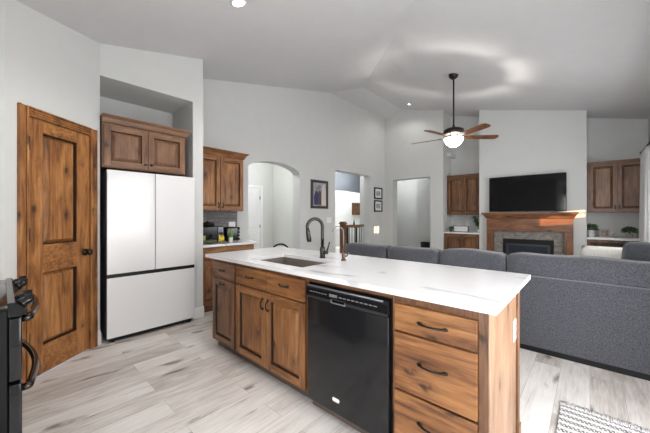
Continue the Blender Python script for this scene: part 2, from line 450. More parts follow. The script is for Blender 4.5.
# blind over the living window: slats closed, two gaps let the low sun through
m = MB()
z = 0.76
while z < 2.12:
    zc = z + 0.012; cuts = []
    if 1.40 < zc < 1.455 or 1.48 < zc < 1.56: cuts.append((5.50, 5.72))
    if 1.26 < zc < 1.47: cuts.append((6.84, 6.97))
    if 1.39 < zc < 1.44 or 1.48 < zc < 1.53: cuts.append((7.02, 7.14))
    segs = []; y_ = 4.02
    for c0, c1_ in cuts: segs.append((y_, c0)); y_ = c1_
    segs.append((y_, 7.18))
    for a, b in segs: m.box(XR + 0.065, XR + 0.072, a, b, z, z + 0.0235)
    z += 0.023
tag(m.build('window_blind', TRIM), 'white slatted blind drawn down over the living room window, behind the white curtain', 'blind')

m = MB(); z = 0.06
while z < 2.02: m.box(XR + 0.065, XR + 0.072, 0.72, 2.38, z, z + 0.0235); z += 0.023
tag(m.build('window_blind', TRIM), 'white slatted blind closed over the patio door beside the kitchen', 'blind')

# halls beyond the openings
m = MB()
m.box(-6.62, -6.50, 2.0, 5.22, 0, 3.0); m.box(-6.50, -4.56, 5.04, 5.16, 0, 3.0); m.box(-6.50, -4.56, 2.0, 2.12, 0, 3.0)
m.box(-6.62, -4.56, 2.0, 5.16, 3.0, 3.1)
struct(m.build('wall_arch_hall', plain('hall_paint', (0.66, 0.665, 0.64), 0.85, var=0.01)))
m = MB()
m.box(-8.12, -8.0, 5.0, 12.1, 0, 3.2); m.box(-8.0, -5.3, 11.9, 12.0, 0, 3.2)
m.box(-8.12, -6.5, 5.04, 5.16, 0, 3.2); m.box(-5.42, -5.3, 7.75, 12.0, 0, 3.2); m.box(-5.42, -4.56, 7.64, 7.75, 0, 3.2)
m.box(-8.12, -4.56, 5.04, 12.1, 3.2, 3.3)
struct(m.build('wall_stair_hall', plain('hall_paint', (0, 0, 0))))
m = MB(); m.box(-5.95, -5.80, 5.16, 11.9, 2.11, 3.2); struct(m.build('wall_header', plain('header_paint', (0.52, 0.56, 0.63), 0.85, var=0.01)))
m = MB()
m.box(-5.3, -2.6, 9.5, 9.6, 0, 2.8); m.box(-2.72, -2.6, 8.06, 9.5, 0, 2.8); m.box(-4.12, -2.72, 8.9, 9.5, 0, 2.8)
m.box(-5.3, -2.6, 7.61, 9.6, 2.8, 2.9)
struct(m.build('wall_bedroom_hall', WALL))

# baseboards
def baseboard(name, p0, p1, side):
    p0 = Vector(p0); p1 = Vector(p1); d = (p1 - p0).normalized(); n = Vector((-d.y, d.x)) * side
    M = frame((p0.x, p0.y, 0), (d.x, d.y, 0), (n.x, n.y, 0)); L = (p1 - p0).length
    b = MB(M); b.prism([(-0.001, 0.0), (0.016, 0.0), (0.016, 0.10), (0.012, 0.112), (0.008, 0.125), (0.006, 0.14), (-0.001, 0.14)], 0, L, 'x')
    return struct(b.build(name, TRIM))
baseboard('baseboard_fridge', (-3.70, 1.612), (-3.70, 1.750), -1)
baseboard('baseboard_pantry', pp(-0.056), pp(0.0), 1)
baseboard('baseboard_left', (XW, AY1), (XW, OY0), -1)
baseboard('baseboard_corner', (XW, OY1), (XW, YC), -1)
baseboard('baseboard_back', (-3.03, YC), (-2.705, YC), -1)
baseboard('baseboard_hall', (-5.3, 9.5), (-4.12, 9.5), -1)
baseboard('baseboard_hall_left', (-6.5, 4.68), (-6.5, 5.04), -1)
baseboard('baseboard_hall_side', (-6.5, 5.04), (-4.56, 5.04), -1)

# ------------------------------------------------------------------ pulls, doors
def pull(M, parent, a, z, L=0.115, vertical=False, nm_='handle'):
    """twig-like bowed pull at local (a, z) on face y=0"""
    b = MB(M)
    def P(t, o):
        s = t * L
        return (a, o, z + s) if vertical else (a + s, o, z)
    b.tube([P(-0.5, 0.001), P(-0.44, 0.012), P(-0.32, 0.022), P(-0.1, 0.029), P(0.1, 0.029), P(0.32, 0.022), P(0.44, 0.012), P(0.5, 0.001)],
           [0.007, 0.0065, 0.006, 0.0052, 0.0052, 0.006, 0.0065, 0.007], 8)
    b.tube([P(-0.56, 0.004), P(-0.46, 0.010), P(-0.36, 0.008)], [0.004, 0.0095, 0.004], 8)
    b.tube([P(0.36, 0.008), P(0.46, 0.010), P(0.56, 0.004)], [0.004, 0.0095, 0.004], 8)
    return b.build(nm_, BRONZE, parent)
def knob(M, parent, a, z, r=0.013):
    b = MB(M); R = Matrix.Rotation(-math.pi / 2, 4, 'X')
    b.lathe([(0.006, 0), (0.005, 0.012), (r, 0.016), (r * 1.05, 0.022), (r * 0.6, 0.029), (0.001, 0.03)], (a, 0, z), 14, R)
    return b.build('knob', BRONZE, parent)
def panel_door(M, parent, a0, a1, z0, z1, tone='alder', th=0.02, st=0.058, name='door', rail=None, axis_rail='x'):
    """raised-panel door: frame with a bevelled centre panel"""
    rl = rail or st
    b = MB(M)
    b.box(a0, a0 + st, 0, th, z0, z1, 0.002, 1); b.box(a1 - st, a1, 0, th, z0, z1, 0.002, 1)
    b.mat(1)
    b.box(a0 + st, a1 - st, 0.0005, th - 0.0007, z0, z0 + rl, 0.0015, 1); b.box(a0 + st, a1 - st, 0.0005, th - 0.0007, z1 - rl, z1, 0.0015, 1)
    d = b.build(name, [wood('z', tone), wood(axis_rail, tone)], parent)
    pnl(M, d, a0 + st, a1 - st, z0 + rl, z1 - rl, th, tone)
    return d
GLAZE = plain('groove_glaze', (0.030, 0.013, 0.007), 0.5)
def pnl(M, d, x0, x1, z0, z1, th, tone, axis='z'):
    b = MB(M); i = 0.0; r = 0.028; dp = th * 0.30; up = th * 0.85
    rings = [(-0.001, th * 1.01), (0.004, dp * 0.35), (0.008, dp * 0.3), (0.008 + r, up), (0.010 + r, up)]
    vs = []
    for ins, y in rings: vs += [(x0 + ins, y, z0 + ins), (x1 - ins, y, z0 + ins), (x1 - ins, y, z1 - ins), (x0 + ins, y, z1 - ins)]
    nr = len(rings)
    for k in range(nr - 1):
        b.mat(1 if k < 2 else 0)
        o = 4 * k
        b._add(vs[o:o + 8], [(j, (j + 1) % 4, 4 + (j + 1) % 4, 4 + j) for j in range(4)])
    b.mat(0); b._add(vs[-4:], [(0, 1, 2, 3)])
    return b.build('panel', [wood(axis, tone), GLAZE], d)
def slab(M, parent, a0, a1, z0, z1, axis, tone='alder', th=0.02, name='drawer'):
    b = MB(M); b.box(a0, a1, 0, th, z0, z1, 0.0035, 2)
    return b.build(name, wood(axis, tone), parent)
def crown(M, parent, a0, a1, z0, z1, out, back, tone='alder', axis='y', ret=(1, 1)):
    """crown moulding with flared profile; returns on the sides in ret"""
    b = MB(M)
    prof = [(0.0, z0), (0.012, z0 + 0.006), (0.018, z0 + 0.02), (out * 0.55, z0 + (z1 - z0) * 0.6), (out * 0.85, z1 - 0.018), (out, z1 - 0.012), (out, z1)]
    loops = []
    for y, z in prof:
        l = a0 - (y if ret[0] else 0); r = a1 + (y if ret[1] else 0)
        loops.append([(l, -back, z), (l, y, z), (r, y, z), (r, -back, z)])
    vs = [v for L in loops for v in L]
    fs = [(4 * k + j, 4 * k + (j + 1) % 4, 4 * k + 4 + (j + 1) % 4, 4 * k + 4 + j) for k in range(len(loops) - 1) for j in range(4)]
    fs += [(0, 1, 2, 3), tuple(4 * (len(loops) - 1) + j for j in range(4))]
    b._add(vs, fs); return b.build('crown_moulding', wood(axis, tone), parent)

# ------------------------------------------------------------------ pantry door
PM = frame((PO.x, PO.y, 0), (PD.x, PD.y, 0), (PN.x, PN.y, 0))
pd = bpy.data.objects.new('door_1', None); COL.objects.link(pd); pd.location = (pp(0.37)[0], pp(0.37)[1], 0); pd['kind'] = 'structure'
pd['label'] = 'knotty alder pantry door with two raised panels in the angled wall'
b = MB(PM)
def casing(b, a0, a1, z0, z1, vertical, outer):
    # stepped casing: three strips of different thickness; outer = +1 if the outer edge is at a1/z1
    w = (a1 - a0) if vertical else (z1 - z0)
    steps = [(0.0, 0.20, 0.026), (0.25, 0.46, 0.019), (0.50, 0.72, 0.016), (0.77, 1.0, 0.021)]
    keep = b.mi; b.mat(2)
    if vertical: b.box(a0 + .002, a1 - .002, 0, 0.011, z0, z1 - .002)
    else: b.box(a0, a1, 0, 0.011, z0 + .002, z1 - .002)
    b.mat(keep)
    for s0, s1, t in steps:
        if outer > 0: f0, f1 = 1 - s1, 1 - s0
        else: f0, f1 = s0, s1
        if vertical: b.box(a0 + w * f0, a0 + w * f1, 0, t, z0, z1, 0.002, 1)
        else: b.box(a0, a1, 0, t, z0 + w * f0, z0 + w * f1, 0.002, 1)
casing(b, 0.0, 0.074, 0.0, 2.155, True, -1); casing(b, 0.651, 0.725, 0.0, 2.155, True, 1)
b.mat(1); casing(b, 0.074, 0.651, 2.081, 2.155, False, 1)
b.mat(0); b.box(0.052, 0.066, -0.12, 0.0, 0.0, 2.1); b.box(0.660, 0.690, -0.12, 0.0, 0.0, 2.1); b.box(0.052, 0.690, -0.12, -0.070, 2.05, 2.13); b.box(0.052, 0.690, -0.069, 0.0, 2.079, 2.13)
b.build('casing', [wood('z', 'door'), wood('x', 'door'), GLAZE], pd)
DM = PM @ Matrix.Translation((0, -0.030, 0))
b = MB(DM); a0, a1 = 0.078, 0.648
b.box(a0, 0.215, 0, 0.035, 0.012, 2.076, 0.002, 1); b.box(0.530, a1, 0, 0.035, 0.012, 2.076, 0.002, 1)
b.mat(1)
b.box(0.215, 0.530, 0.0005, 0.0345, 0.012, 0.245, 0.002, 1); b.box(0.215, 0.530, 0.0005, 0.0345, 0.835, 1.065, 0.002, 1)
b.box(0.215, 0.530, 0.0005, 0.0345, 1.975, 2.076, 0.002, 1)
leaf = b.build('door_leaf', [wood('z', 'door'), wood('x', 'door')], pd)
pnl(DM, leaf, 0.215, 0.530, 0.245, 0.835, 0.035, 'door'); pnl(DM, leaf, 0.215, 0.530, 1.065, 1.975, 0.035, 'door')
b = MB(DM); R = Matrix.Rotation(-math.pi / 2, 4, 'X')
b.lathe([(0.032, 0.035), (0.033, 0.039), (0.028, 0.044), (0.012, 0.048), (0.011, 0.062), (0.024, 0.070), (0.030, 0.082), (0.027, 0.094), (0.014, 0.101), (0.001, 0.102)], (0.125, 0, 0.955), 24, R)
b.build('door_knob', BRONZE, leaf, 'dark bronze round knob')
for z in (0.28, 1.10, 1.82):
    b = MB(PM); b.box(0.634, 0.650, 0.002, 0.006, z, z + 0.10); b.tube([(0.644, 0.010, z - 0.004), (0.644, 0.010, z + 0.104)], 0.007, 8)
    b.build('hinge', BRONZE, pd)

# ------------------------------------------------------------------ fridge
FX = -3.612
FM = frame((FX, 0, 0), (0, 1, 0), (1, 0, 0))
fr = thing('refrigerator', (-3.95, 1.155, 0), 'white glass-front three-door refrigerator with flat handleless doors in the alcove', 'refrigerator')
b = MB(FM); b.box(0.716, 1.592, -0.66, -0.045, 0.045, 1.76, 0.004, 1); b.build('body', DSTEEL, fr, 'dark grey cabinet body')
def fdoor(a0, a1, z0, z1):
    b = MB(FM); b.box(a0, a1, -0.042, 0.0, z0, z1, 0.004, 2); b.build('door', WGLASS, fr)
fdoor(0.712, 1.1525, 0.703, 1.772); fdoor(1.1590, 1.598, 0.703, 1.772)
b = MB(FM); b.box(0.712, 1.598, -0.042, 0.0, 0.050, 0.664, 0.004, 2); b.build('freezer_drawer', WGLASS, fr)
b = MB(FM); b.box(0.714, 1.596, -0.05, -0.010, 0.664, 0.703); b.build('handle_channel', BLACKM, fr, 'black recessed grip between doors and freezer drawer')
b = MB(FM); b.box(0.74, 1.57, -0.10, -0.03, 0.012, 0.048); b.build('base_grille', BLACKM, fr)
for a in (0.765, 1.545):
    b = MB(FM); b.lathe([(0.022, 0.0), (0.022, 0.02), (0.014, 0.05)], (a, -0.045, 0.0), 12); b.build('foot', BLACKM, fr)

# cabinet above the fridge
CM = frame((-3.668, 0, 0), (0, 1, 0), (1, 0, 0))
oc = thing('wall_cabinet', (-3.95, 1.09, 1.80), 'knotty alder two-door cabinet with crown moulding mounted above the white refrigerator', 'cabinet')
b = MB(CM); b.box(0.680, 1.505, -0.60, 0, 1.80, 2.30, 0.002, 1); b.build('body', wood('z', 'stile'), oc)
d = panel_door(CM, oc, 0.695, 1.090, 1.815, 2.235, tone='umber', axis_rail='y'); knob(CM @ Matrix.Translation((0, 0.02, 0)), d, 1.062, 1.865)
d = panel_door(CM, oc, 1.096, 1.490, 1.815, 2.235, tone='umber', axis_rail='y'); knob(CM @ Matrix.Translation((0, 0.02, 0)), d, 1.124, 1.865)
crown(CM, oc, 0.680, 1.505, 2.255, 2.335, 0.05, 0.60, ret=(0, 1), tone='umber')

# side cabinets by the arch
UM = frame((-4.02, 0, 0), (0, 1, 0), (1, 0, 0))
uc = thing('wall_cabinet', (-4.18, 2.1, 1.37), 'knotty alder wall cabinet with crown moulding hung over the stone backsplash beside the arch', 'cabinet')
b = MB(UM); b.box(1.745, 2.535, -0.328, 0, 1.375, 2.19, 0.002, 1); b.build('body', wood('z'), uc)
d = panel_door(UM, uc, 1.76, 2.138, 1.39, 2.165, axis_rail='y'); pull(UM @ Matrix.Translation((0, 0.02, 0)), d, 2.108, 1.46, 0.07, True)
d = panel_door(UM, uc, 2.146, 2.523, 1.39, 2.165, axis_rail='y'); pull(UM @ Matrix.Translation((0, 0.02, 0)), d, 2.176, 1.46, 0.07, True)
crown(UM, uc, 1.745, 2.535, 2.175, 2.265, 0.065, 0.328, ret=(0, 1))
BM_ = frame((-3.79, 0, 0), (0, 1, 0), (1, 0, 0))
bc = thing('base_cabinet', (-4.07, 2.1, 0), 'knotty alder base cabinet under the small white counter beside the arch', 'cabinet')
b = MB(BM_); b.box(1.745, 2.575, -0.555, 0, 0.10, 0.882, 0.002, 1); b.build('body', wood('z'), bc)
b = MB(BM_); b.box(1.745, 2.55, -0.50, -0.06, 0.0, 0.10); b.build('toe_kick', wood('y', 'umber'), bc)
d = slab(BM_, bc, 1.76, 2.562, 0.715, 0.866, 'y'); pull(BM_ @ Matrix.Translation((0, 0.02, 0)), d, 2.10, 0.79)
d = panel_door(BM_, bc, 1.76, 2.156, 0.115, 0.70, axis_rail='y'); pull(BM_ @ Matrix.Translation((0, 0.02, 0)), d, 2.08, 0.62, 0.07, True)
d = panel_door(BM_, bc, 2.164, 2.562, 0.115, 0.70, axis_rail='y'); pull(BM_ @ Matrix.Translation((0, 0.02, 0)), d, 2.15, 0.62, 0.07, True)
b = MB(); b.box(-4.348, -3.748, 1.744, 2.605, 0.883, 0.915, 0.003, 2)
tag(rebase(b.build('countertop', QUARTZ)), 'small white quartz countertop under the backsplash beside the arch', 'countertop')
b = MB(); b.box(-4.349, -4.330, 1.744, 2.615, 0.916, 1.374)
tag(b.build('backsplash', stone_mat('ledge_stone', 'Y', 0.21, 0.032, (0.30, 0.28, 0.265), (0.17, 0.165, 0.165), (0.09, 0.085, 0.08))), 'grey stacked stone tile backsplash between counter and wall cabinet', 'backsplash')
def outlet(name, M, w, h, kind, label, cat='outlet', group=None):
    o = thing(name, M @ Vector((0, 0, -h / 2)), label, cat, group)
    b = MB(M); b.box(-w / 2, w / 2, 0.0, 0.006, -h / 2, h / 2, 0.003, 2); b.build('plate', PLATE, o)
    if kind == 'outlet':
        for s in (-1, 1):
            b = MB(M); b.box(-0.016, 0.016, 0.004, 0.009, s * 0.022 - 0.014, s * 0.022 + 0.014, 0.004, 2)
            b.mat(1); b.box(-0.009, -0.006, 0.0088, 0.0095, s * 0.022 - 0.005, s * 0.022 + 0.006); b.box(0.006, 0.009, 0.0088, 0.0095, s * 0.022 - 0.005, s * 0.022 + 0.006)
            b.build('socket', [PLATE, BLACKM], o)
    else:
        n = kind
        for i in range(n):
            c = (i - (n - 1) / 2) * 0.046
            b = MB(M); b.box(c - 0.016, c + 0.016, 0.004, 0.010, -0.032, 0.032, 0.002, 1); b.build('rocker', PLATE, o)
    return o
outlet('wall_plate', frame((-4.330, 2.52, 1.148), (0, 1, 0), (1, 0, 0)), 0.115, 0.115, 2, 'white double switch plate on the grey stone backsplash', 'switch')  # this plate is a double switch rather than an outlet
outlet('light_switch', frame((XW, 4.937, 1.205), (0, 1, 0), (1, 0, 0)), 0.16, 0.12, 3, 'white light switch plate below the framed picture beside the hall opening', 'switch')
outlet('wall_plate', frame((-0.322, 1.960, 0.650), (0, 1, 0), (1, 0, 0)), 0.075, 0.118, 'outlet', 'white outlet on the wooden end panel of the island')

# things on the small counter
CT = 0.915
mw = thing('microwave_oven', (-4.15, 1.98, CT), 'black microwave oven on the small counter, against the backsplash', 'microwave')
M_ = frame((-4.02, 0, CT), (0, 1, 0), (1, 0, 0))
b = MB(M_); b.box(1.76, 2.20, -0.28, 0, 0.012, 0.235, 0.008, 2); b.build('body', BLACK, mw)
b = MB(M_); b.box(1.765, 2.10, 0.0, 0.014, 0.02, 0.228, 0.004, 2); b.build('door', DWM, mw)
b = MB(M_); b.box(2.112, 2.195, 0.0, 0.012, 0.02, 0.228, 0.003, 1)
b.mat(1)
for i in range(4):
    for j in range(3): b.box(2.122 + j * 0.023, 2.139 + j * 0.023, 0.0122, 0.0135, 0.04 + i * 0.03, 0.058 + i * 0.03)
b.build('keypad', [DSTEEL, BLACKM], mw)
for a in (1.80, 2.16): b = MB(M_); b.lathe([(0.012, 0), (0.012, 0.013)], (a, -0.03, 0), 10); b.build('foot', BLACKM, mw)
b = MB(); b.lathe([(0.085, 0), (0.10, 0.01), (0.102, 0.045), (0.09, 0.055), (0.02, 0.06), (0.012, 0.075), (0.001, 0.08)], (-4.15, 2.02, CT + 0.2355), 24)
tag(rebase(b.build('cooking_pot', BLACKM)), 'round black lidded pot on top of the black microwave', 'pot')
to = thing('toaster_oven', (-4.15, 2.36, CT), 'black toaster oven with glass door at the right end of the small counter', 'toaster oven')
b = MB(M_); b.box(2.262, 2.49, -0.26, -0.02, 0.012, 0.215, 0.012, 3); b.build('body', BLACKM, to)
b = MB(M_); b.box(2.268, 2.44, -0.02, -0.008, 0.03, 0.20, 0.003, 1); b.build('door', BLACK, to)
b = MB(M_); b.tube([(2.285, -0.008, 0.185), (2.285, 0.018, 0.185), (2.425, 0.018, 0.185), (2.425, -0.008, 0.185)], 0.005, 8); b.build('handle', STEEL, to)
for z in (0.06, 0.11, 0.16):
    b = MB(M_); b.lathe([(0.015, 0), (0.013, 0.016), (0.001, 0.017)], (2.465, -0.019, z), 12, Matrix.Rotation(-math.pi / 2, 4, 'X')); b.build('dial', STEEL, to)
for a in (2.29, 2.46): b = MB(M_); b.lathe([(0.01, 0), (0.01, 0.013)], (a, -0.04, 0), 10); b.build('foot', BLACKM, to)
YEL = plain('yellow_skin', (0.72, 0.55, 0.05), 0.5); GRN = plain('green_plastic', (0.10, 0.30, 0.03), 0.4)
b = MB(); b.lathe([(0.05, 0), (0.085, 0.035), (0.095, 0.05), (0.088, 0.05), (0.05, 0.012), (0.001, 0.01)], (-3.90, 1.93, CT), 24)
tag(rebase(b.build('fruit_bowl', plain('bowl_green', (0.10, 0.13, 0.05), 0.4))), 'low dark green bowl in front of the microwave', 'bowl')
bs = thing('banana_bunch', (-3.87, 2.08, CT), 'yellow bananas standing in front of the black microwave', 'fruit')
for k in range(3):
    a = -0.5 + k * 0.33; b = MB()
    pts = [(-3.88 + 0.012 * k, 2.06 + 0.016 * k + math.sin(a) * 0.03 * (1 - t), CT + 0.016 + 0.105 * t) for t in (0, .25, .5, .75, 1)]
    pts = [(p[0] + 0.035 * math.sin(math.pi * i / 4), p[1], p[2]) for i, p in enumerate(pts)]
    b.tube(pts, [0.005, 0.012, 0.013, 0.011, 0.004], 8); b.build('banana', YEL, bs)
bt = thing('squeeze_bottle', (-3.87, 2.235, CT), 'green bottle with cream lower half beside the bananas', 'bottle')
b = MB(); b.lathe([(0.026, 0), (0.028, 0.01), (0.028, 0.07), (0.026, 0.075)], (-3.87, 2.235, CT), 16); b.build('base', CREAM, bt, 'cream lower half')
b = MB(); b.lathe([(0.026, 0.075), (0.027, 0.12), (0.018, 0.15), (0.009, 0.165), (0.008, 0.20), (0.001, 0.201)], (-3.87, 2.235, CT), 16); b.build('bottle_body', GRN, bt, 'green upper half')
b = MB(); b.box(-3.985, -3.955, 1.84, 1.90, CT, CT + 0.11, 0.003, 1)
tag(rebase(b.build('spice_tin', plain('tin_red', (0.30, 0.28, 0.08), 0.4))), 'small olive tin against the microwave front', 'tin')

# ------------------------------------------------------------------ kitchen island
IY = 1.418
IM = frame((0, IY, 0), (1, 0, 0), (0, -1, 0))
IF = IM @ Matrix.Translation((0, 0.02, 0))
def unit(label, x0, x1, bodytone='stile'):
    o = thing('base_cabinet', ((x0 + x1) / 2, (IY + 2.03) / 2, 0), label, 'cabinet')
    b = MB(IM)
    b.box(x0, x0 + 0.018, -0.61, 0, 0.085, 0.882); b.box(x1 - 0.018, x1, -0.61, 0, 0.085, 0.882)
    b.box(x0 + 0.018, x1 - 0.018, -0.61, 0, 0.085, 0.103); b.box(x0 + 0.018, x1 - 0.018, -0.61, -0.60, 0.103, 0.882)
    b.box(x0 + 0.018, x1 - 0.018, -0.02, 0.0, 0.68, 0.71); b.box(x0 + 0.018, x1 - 0.018, -0.02, 0.0, 0.845, 0.882)
    b.build('body', wood('z', bodytone), o)
    b = MB(IM); b.box(x0, x1, -0.60, -0.055, 0.0, 0.085); b.build('toe_kick', plain('toe_kick_taupe', (0.10, 0.075, 0.06), 0.5), o)
    return o
c1 = unit('narrow island cabinet at the far end, one small drawer over one door', -2.792, -2.352)
b = MB(IM); b.box(-2.792 + 0.018, -2.352 - 0.018, -0.021, -0.002, 0.103, 0.68); b.build('face_frame', wood('z', 'stile'), c1)
d = slab(IM, c1, -2.768, -2.372, 0.712, 0.856, 'x', 'umber'); pull(IF, d, -2.57, 0.786, 0.085)
d = panel_door(IM, c1, -2.768, -2.372, 0.095, 0.692, tone='umber'); pull(IF, d, -2.57, 0.660, 0.085)
c2 = unit('wide sink cabinet of the island, two drawer fronts over two doors beside the dishwasher', -2.350, -1.436)
b = MB(IM); b.box(-2.332, -1.454, -0.021, -0.002, 0.103, 0.68); b.build('face_frame', wood('z', 'stile'), c2)
for x0, x1 in ((-2.336, -1.899), (-1.893, -1.456)):
    d = slab(IM, c2, x0, x1, 0.705, 0.856, 'x'); pull(IF, d, (x0 + x1) / 2, 0.785, 0.10)
d = panel_door(IM, c2, -2.336, -1.899, 0.095, 0.692, tone='alder'); pull(IF, d, -1.932, 0.60, 0.085, True)
d = panel_door(IM, c2, -1.893, -1.456, 0.095, 0.692, tone='alder'); pull(IF, d, -1.862, 0.60, 0.085, True)
b = MB(IM); b.box(-1.434, -0.7915, -0.03, 0.006, 0.856, 0.8825, 0.001, 1); b.build('rail', wood('x', 'stile'), c2)
c3 = unit('three-drawer island cabinet at the near end with the finished side panel', -0.790, -0.324)
for z0, z1, zh in ((0.702, 0.838, 0.766), (0.395, 0.690, 0.560), (0.090, 0.383, 0.265)):
    d = slab(IM, c3, -0.770, -0.366, z0, z1, 'x', 'alder'); pull(IF, d, -0.566, zh, 0.135)
b = MB(IM); b.box(-0.772, -0.342, -0.021, -0.003, 0.103, 0.845); b.build('face_frame', wood('z', 'stile'), c3)
b = MB(IM); b.box(-0.3640, -0.324, -0.0, 0.004, 0.085, 0.882, 0.001, 1); b.build('corner_stile', wood('z', 'umber'), c3)
b = MB(); b.box(-0.3235, -0.318, 1.40, 2.04, 0.0, 0.882, 0.001, 1); b.build('side_panel', wood('z', 'tan'), c3)
b = MB(); b.box(-0.3175, -0.306, 2.005, 2.048, 0.0, 0.882, 0.002, 1); b.box(-0.3175, -0.300, 1.99, 2.052, 0, 0.09, 0.003, 1); b.build('corner_post', wood('z', 'umber'), c3)
b = MB(); b.box(-2.80, -0.3245, 2.032, 2.050, 0.0, 0.882, 0.002, 1)
tag(rebase(b.build('back_panel', wood('x', 'stile'))), 'brown wooden back panel closing the island behind its cabinets, facing the sofa', 'panel')
# worktop with sink cut-out
b = MB(); z0, z1 = 0.8835, 0.914
SX0, SX1, SY0, SY1 = -2.317, -1.60, 1.510, 1.930
X0, X1, Y0, Y1 = -2.892, -0.290, 1.385, 2.340
def ring(z): return [(X0, Y0, z), (X1, Y0, z), (X1, Y1, z), (X0, Y1, z), (SX0, SY0, z), (SX1, SY0, z), (SX1, SY1, z), (SX0, SY1, z)]
b._add(ring(z0) + ring(z1), [(0, 1, 5, 4), (1, 2, 6, 5), (2, 3, 7, 6), (3, 0, 4, 7), (8, 9, 13, 12), (9, 10, 14, 13), (10, 11, 15, 14), (11, 8, 12, 15),
      (0, 1, 9, 8), (1, 2, 10, 9), (2, 3, 11, 10), (3, 0, 8, 11), (4, 5, 13, 12), (5, 6, 14, 13), (6, 7, 15, 14), (7, 4, 12, 15)])
tag(b.build('countertop', QUARTZ), 'long white quartz worktop with grey veins on the kitchen island', 'countertop')
sk = thing('kitchen_sink', (-1.97, 1.72, 0.70), 'brushed steel undermount sink set into the island worktop', 'sink')
b = MB(); t = 0.004; f = 0.70
for q in ((SX0 - .012, SX0 - .002, SY0 - .01, SY1 + .01), (SX1 + .002, SX1 + .012, SY0 - .01, SY1 + .01), (SX0 - .002, SX1 + .002, SY0 - .012, SY0 - .002), (SX0 - .002, SX1 + .002, SY1 + .002, SY1 + .012)):
    b.box(q[0], q[1], q[2], q[3], f, 0.8825)
b.box(SX0 - .012, SX1 + .012, SY0 - .012, SY1 + .012, f - 0.008, f); b.build('basin', SINKM, sk)
b = MB(); b.lathe([(0.045, 0), (0.045, 0.004), (0.03, 0.005), (0.001, 0.003)], (-1.97, 1.74, f), 20); b.build('drain', STEEL, sk)
# faucet
FAUC = plain('black_stainless', (0.045, 0.043, 0.042), 0.25, 0.9)
def arc_pts(p0, dirv, R, h, n=14, sweep=200):
    pts = [Vector(p0), Vector(p0) + Vector((0, 0, h * 0.5)), Vector(p0) + Vector((0, 0, h))]
    dv = Vector(dirv).normalized(); c = Vector(p0) + Vector((0, 0, h)) + dv * R
    for i in range(1, n + 1):
        a = math.radians(sweep) * i / n
        pts.append(c - dv * R * math.cos(a) + Vector((0, 0, R * math.sin(a))))
    return pts
fa = thing('kitchen_faucet', (-1.830, 1.985, 0.914), 'dark bronze gooseneck pull-down faucet behind the island sink', 'faucet')
p0 = (-1.830, 1.985, 0.914)
b = MB(); b.lathe([(0.029, 0), (0.029, 0.006), (0.024, 0.012), (0.024, 0.085), (0.020, 0.10), (0.014, 0.105)], p0, 20); b.build('base', FAUC, fa)
b = MB(); pts = arc_pts((p0[0], p0[1], 1.01), (-0.45, -1, 0), 0.074, 0.190, 14, 195); b.tube(pts, 0.015, 12); b.build('neck', FAUC, fa)
e = pts[-1]; dv = (pts[-1] - pts[-2]).normalized()
b = MB(); b.tube([e, e + dv * 0.03, e + dv * 0.10, e + dv * 0.115], [0.017, 0.020, 0.023, 0.019], 12); b.build('spray_head', FAUC, fa)
b = MB(); b.tube([(p0[0], p0[1], 0.965), (p0[0] + 0.055, p0[1] + 0.005, 0.966)], 0.016, 12); b.tube([(p0[0] + 0.045, p0[1] + 0.005, 0.966), (p0[0] + 0.06, p0[1] + 0.01, 1.01), (p0[0] + 0.075, p0[1] + 0.015, 1.065)], [0.008, 0.007, 0.006], 10); b.build('lever', FAUC, fa)
ft = thing('filter_tap', (-1.585, 1.99, 0.914), 'slim bronze drinking-water tap to the right of the gooseneck faucet', 'tap')
p1 = (-1.585, 1.99, 0.914)
BRZ2 = plain('light_bronze', (0.13, 0.085, 0.065), 0.3, 0.9)
b = MB(); b.lathe([(0.024, 0), (0.022, 0.008), (0.015, 0.014), (0.017, 0.05), (0.012, 0.07), (0.006, 0.075)], p1, 18); b.build('base', BRZ2, ft)
b = MB(); b.tube(arc_pts((p1[0], p1[1], 0.985), (-0.5, -1, 0), 0.052, 0.17, 14, 170), 0.0045, 10); b.build('spout', plain('brushed_nickel', (0.22, 0.20, 0.19), 0.3, 0.9), ft)
b = MB(); b.tube([(p1[0], p1[1], 0.95), (p1[0] + 0.03, p1[1] + 0.01, 0.955), (p1[0] + 0.045, p1[1] + 0.015, 0.985)], [0.007, 0.006, 0.005], 8); b.build('lever', BRZ2, ft)

# dishwasher
dw = thing('dishwasher', (-1.11, 1.70, 0), 'glossy black dishwasher built into the island between wooden cabinets', 'dishwasher')
WM = frame((0, 1.395, 0), (1, 0, 0), (0, -1, 0))
b = MB(WM); b.box(-1.424, -0.798, -0.60, -0.025, 0.075, 0.850); b.build('tub', BLACKM, dw)
b = MB(WM); b.box(-1.420, -0.802, -0.025, 0.004, 0.072, 0.752, 0.005, 3); b.build('door', DWM, dw)
b = MB(WM)
for x0, x1 in ((-1.420, -1.205), (-1.085, -0.802)): b.prism([(-0.025, 0.756), (0.010, 0.756), (0.016, 0.775), (0.014, 0.825), (0.004, 0.842), (-0.025, 0.845)], x0, x1, 'x')
b.prism([(-0.025, 0.778), (0.014, 0.778), (0.016, 0.785), (0.014, 0.825), (0.004, 0.842), (-0.025, 0.845)], -1.205, -1.085, 'x')
cp = b.build('control_panel', BLACK, dw)
b = MB(WM); b.prism([(0.010, 0.832), (0.016, 0.834), (0.010, 0.840), (0.005, 0.843)], -1.412, -0.830, 'x'); b.build('trim_strip', DSTEEL, cp)
b = MB(WM)
for i in range(6): b.box(-1.385 + i * 0.026, -1.367 + i * 0.026, 0.0145, 0.0165, 0.799, 0.805)
for i in range(9): b.box(-1.135 + i * 0.031, -1.113 + i * 0.031, 0.0145, 0.0165, 0.799, 0.805)
b.box(-1.213, -1.150, 0.0145, 0.0162, 0.795, 0.812)
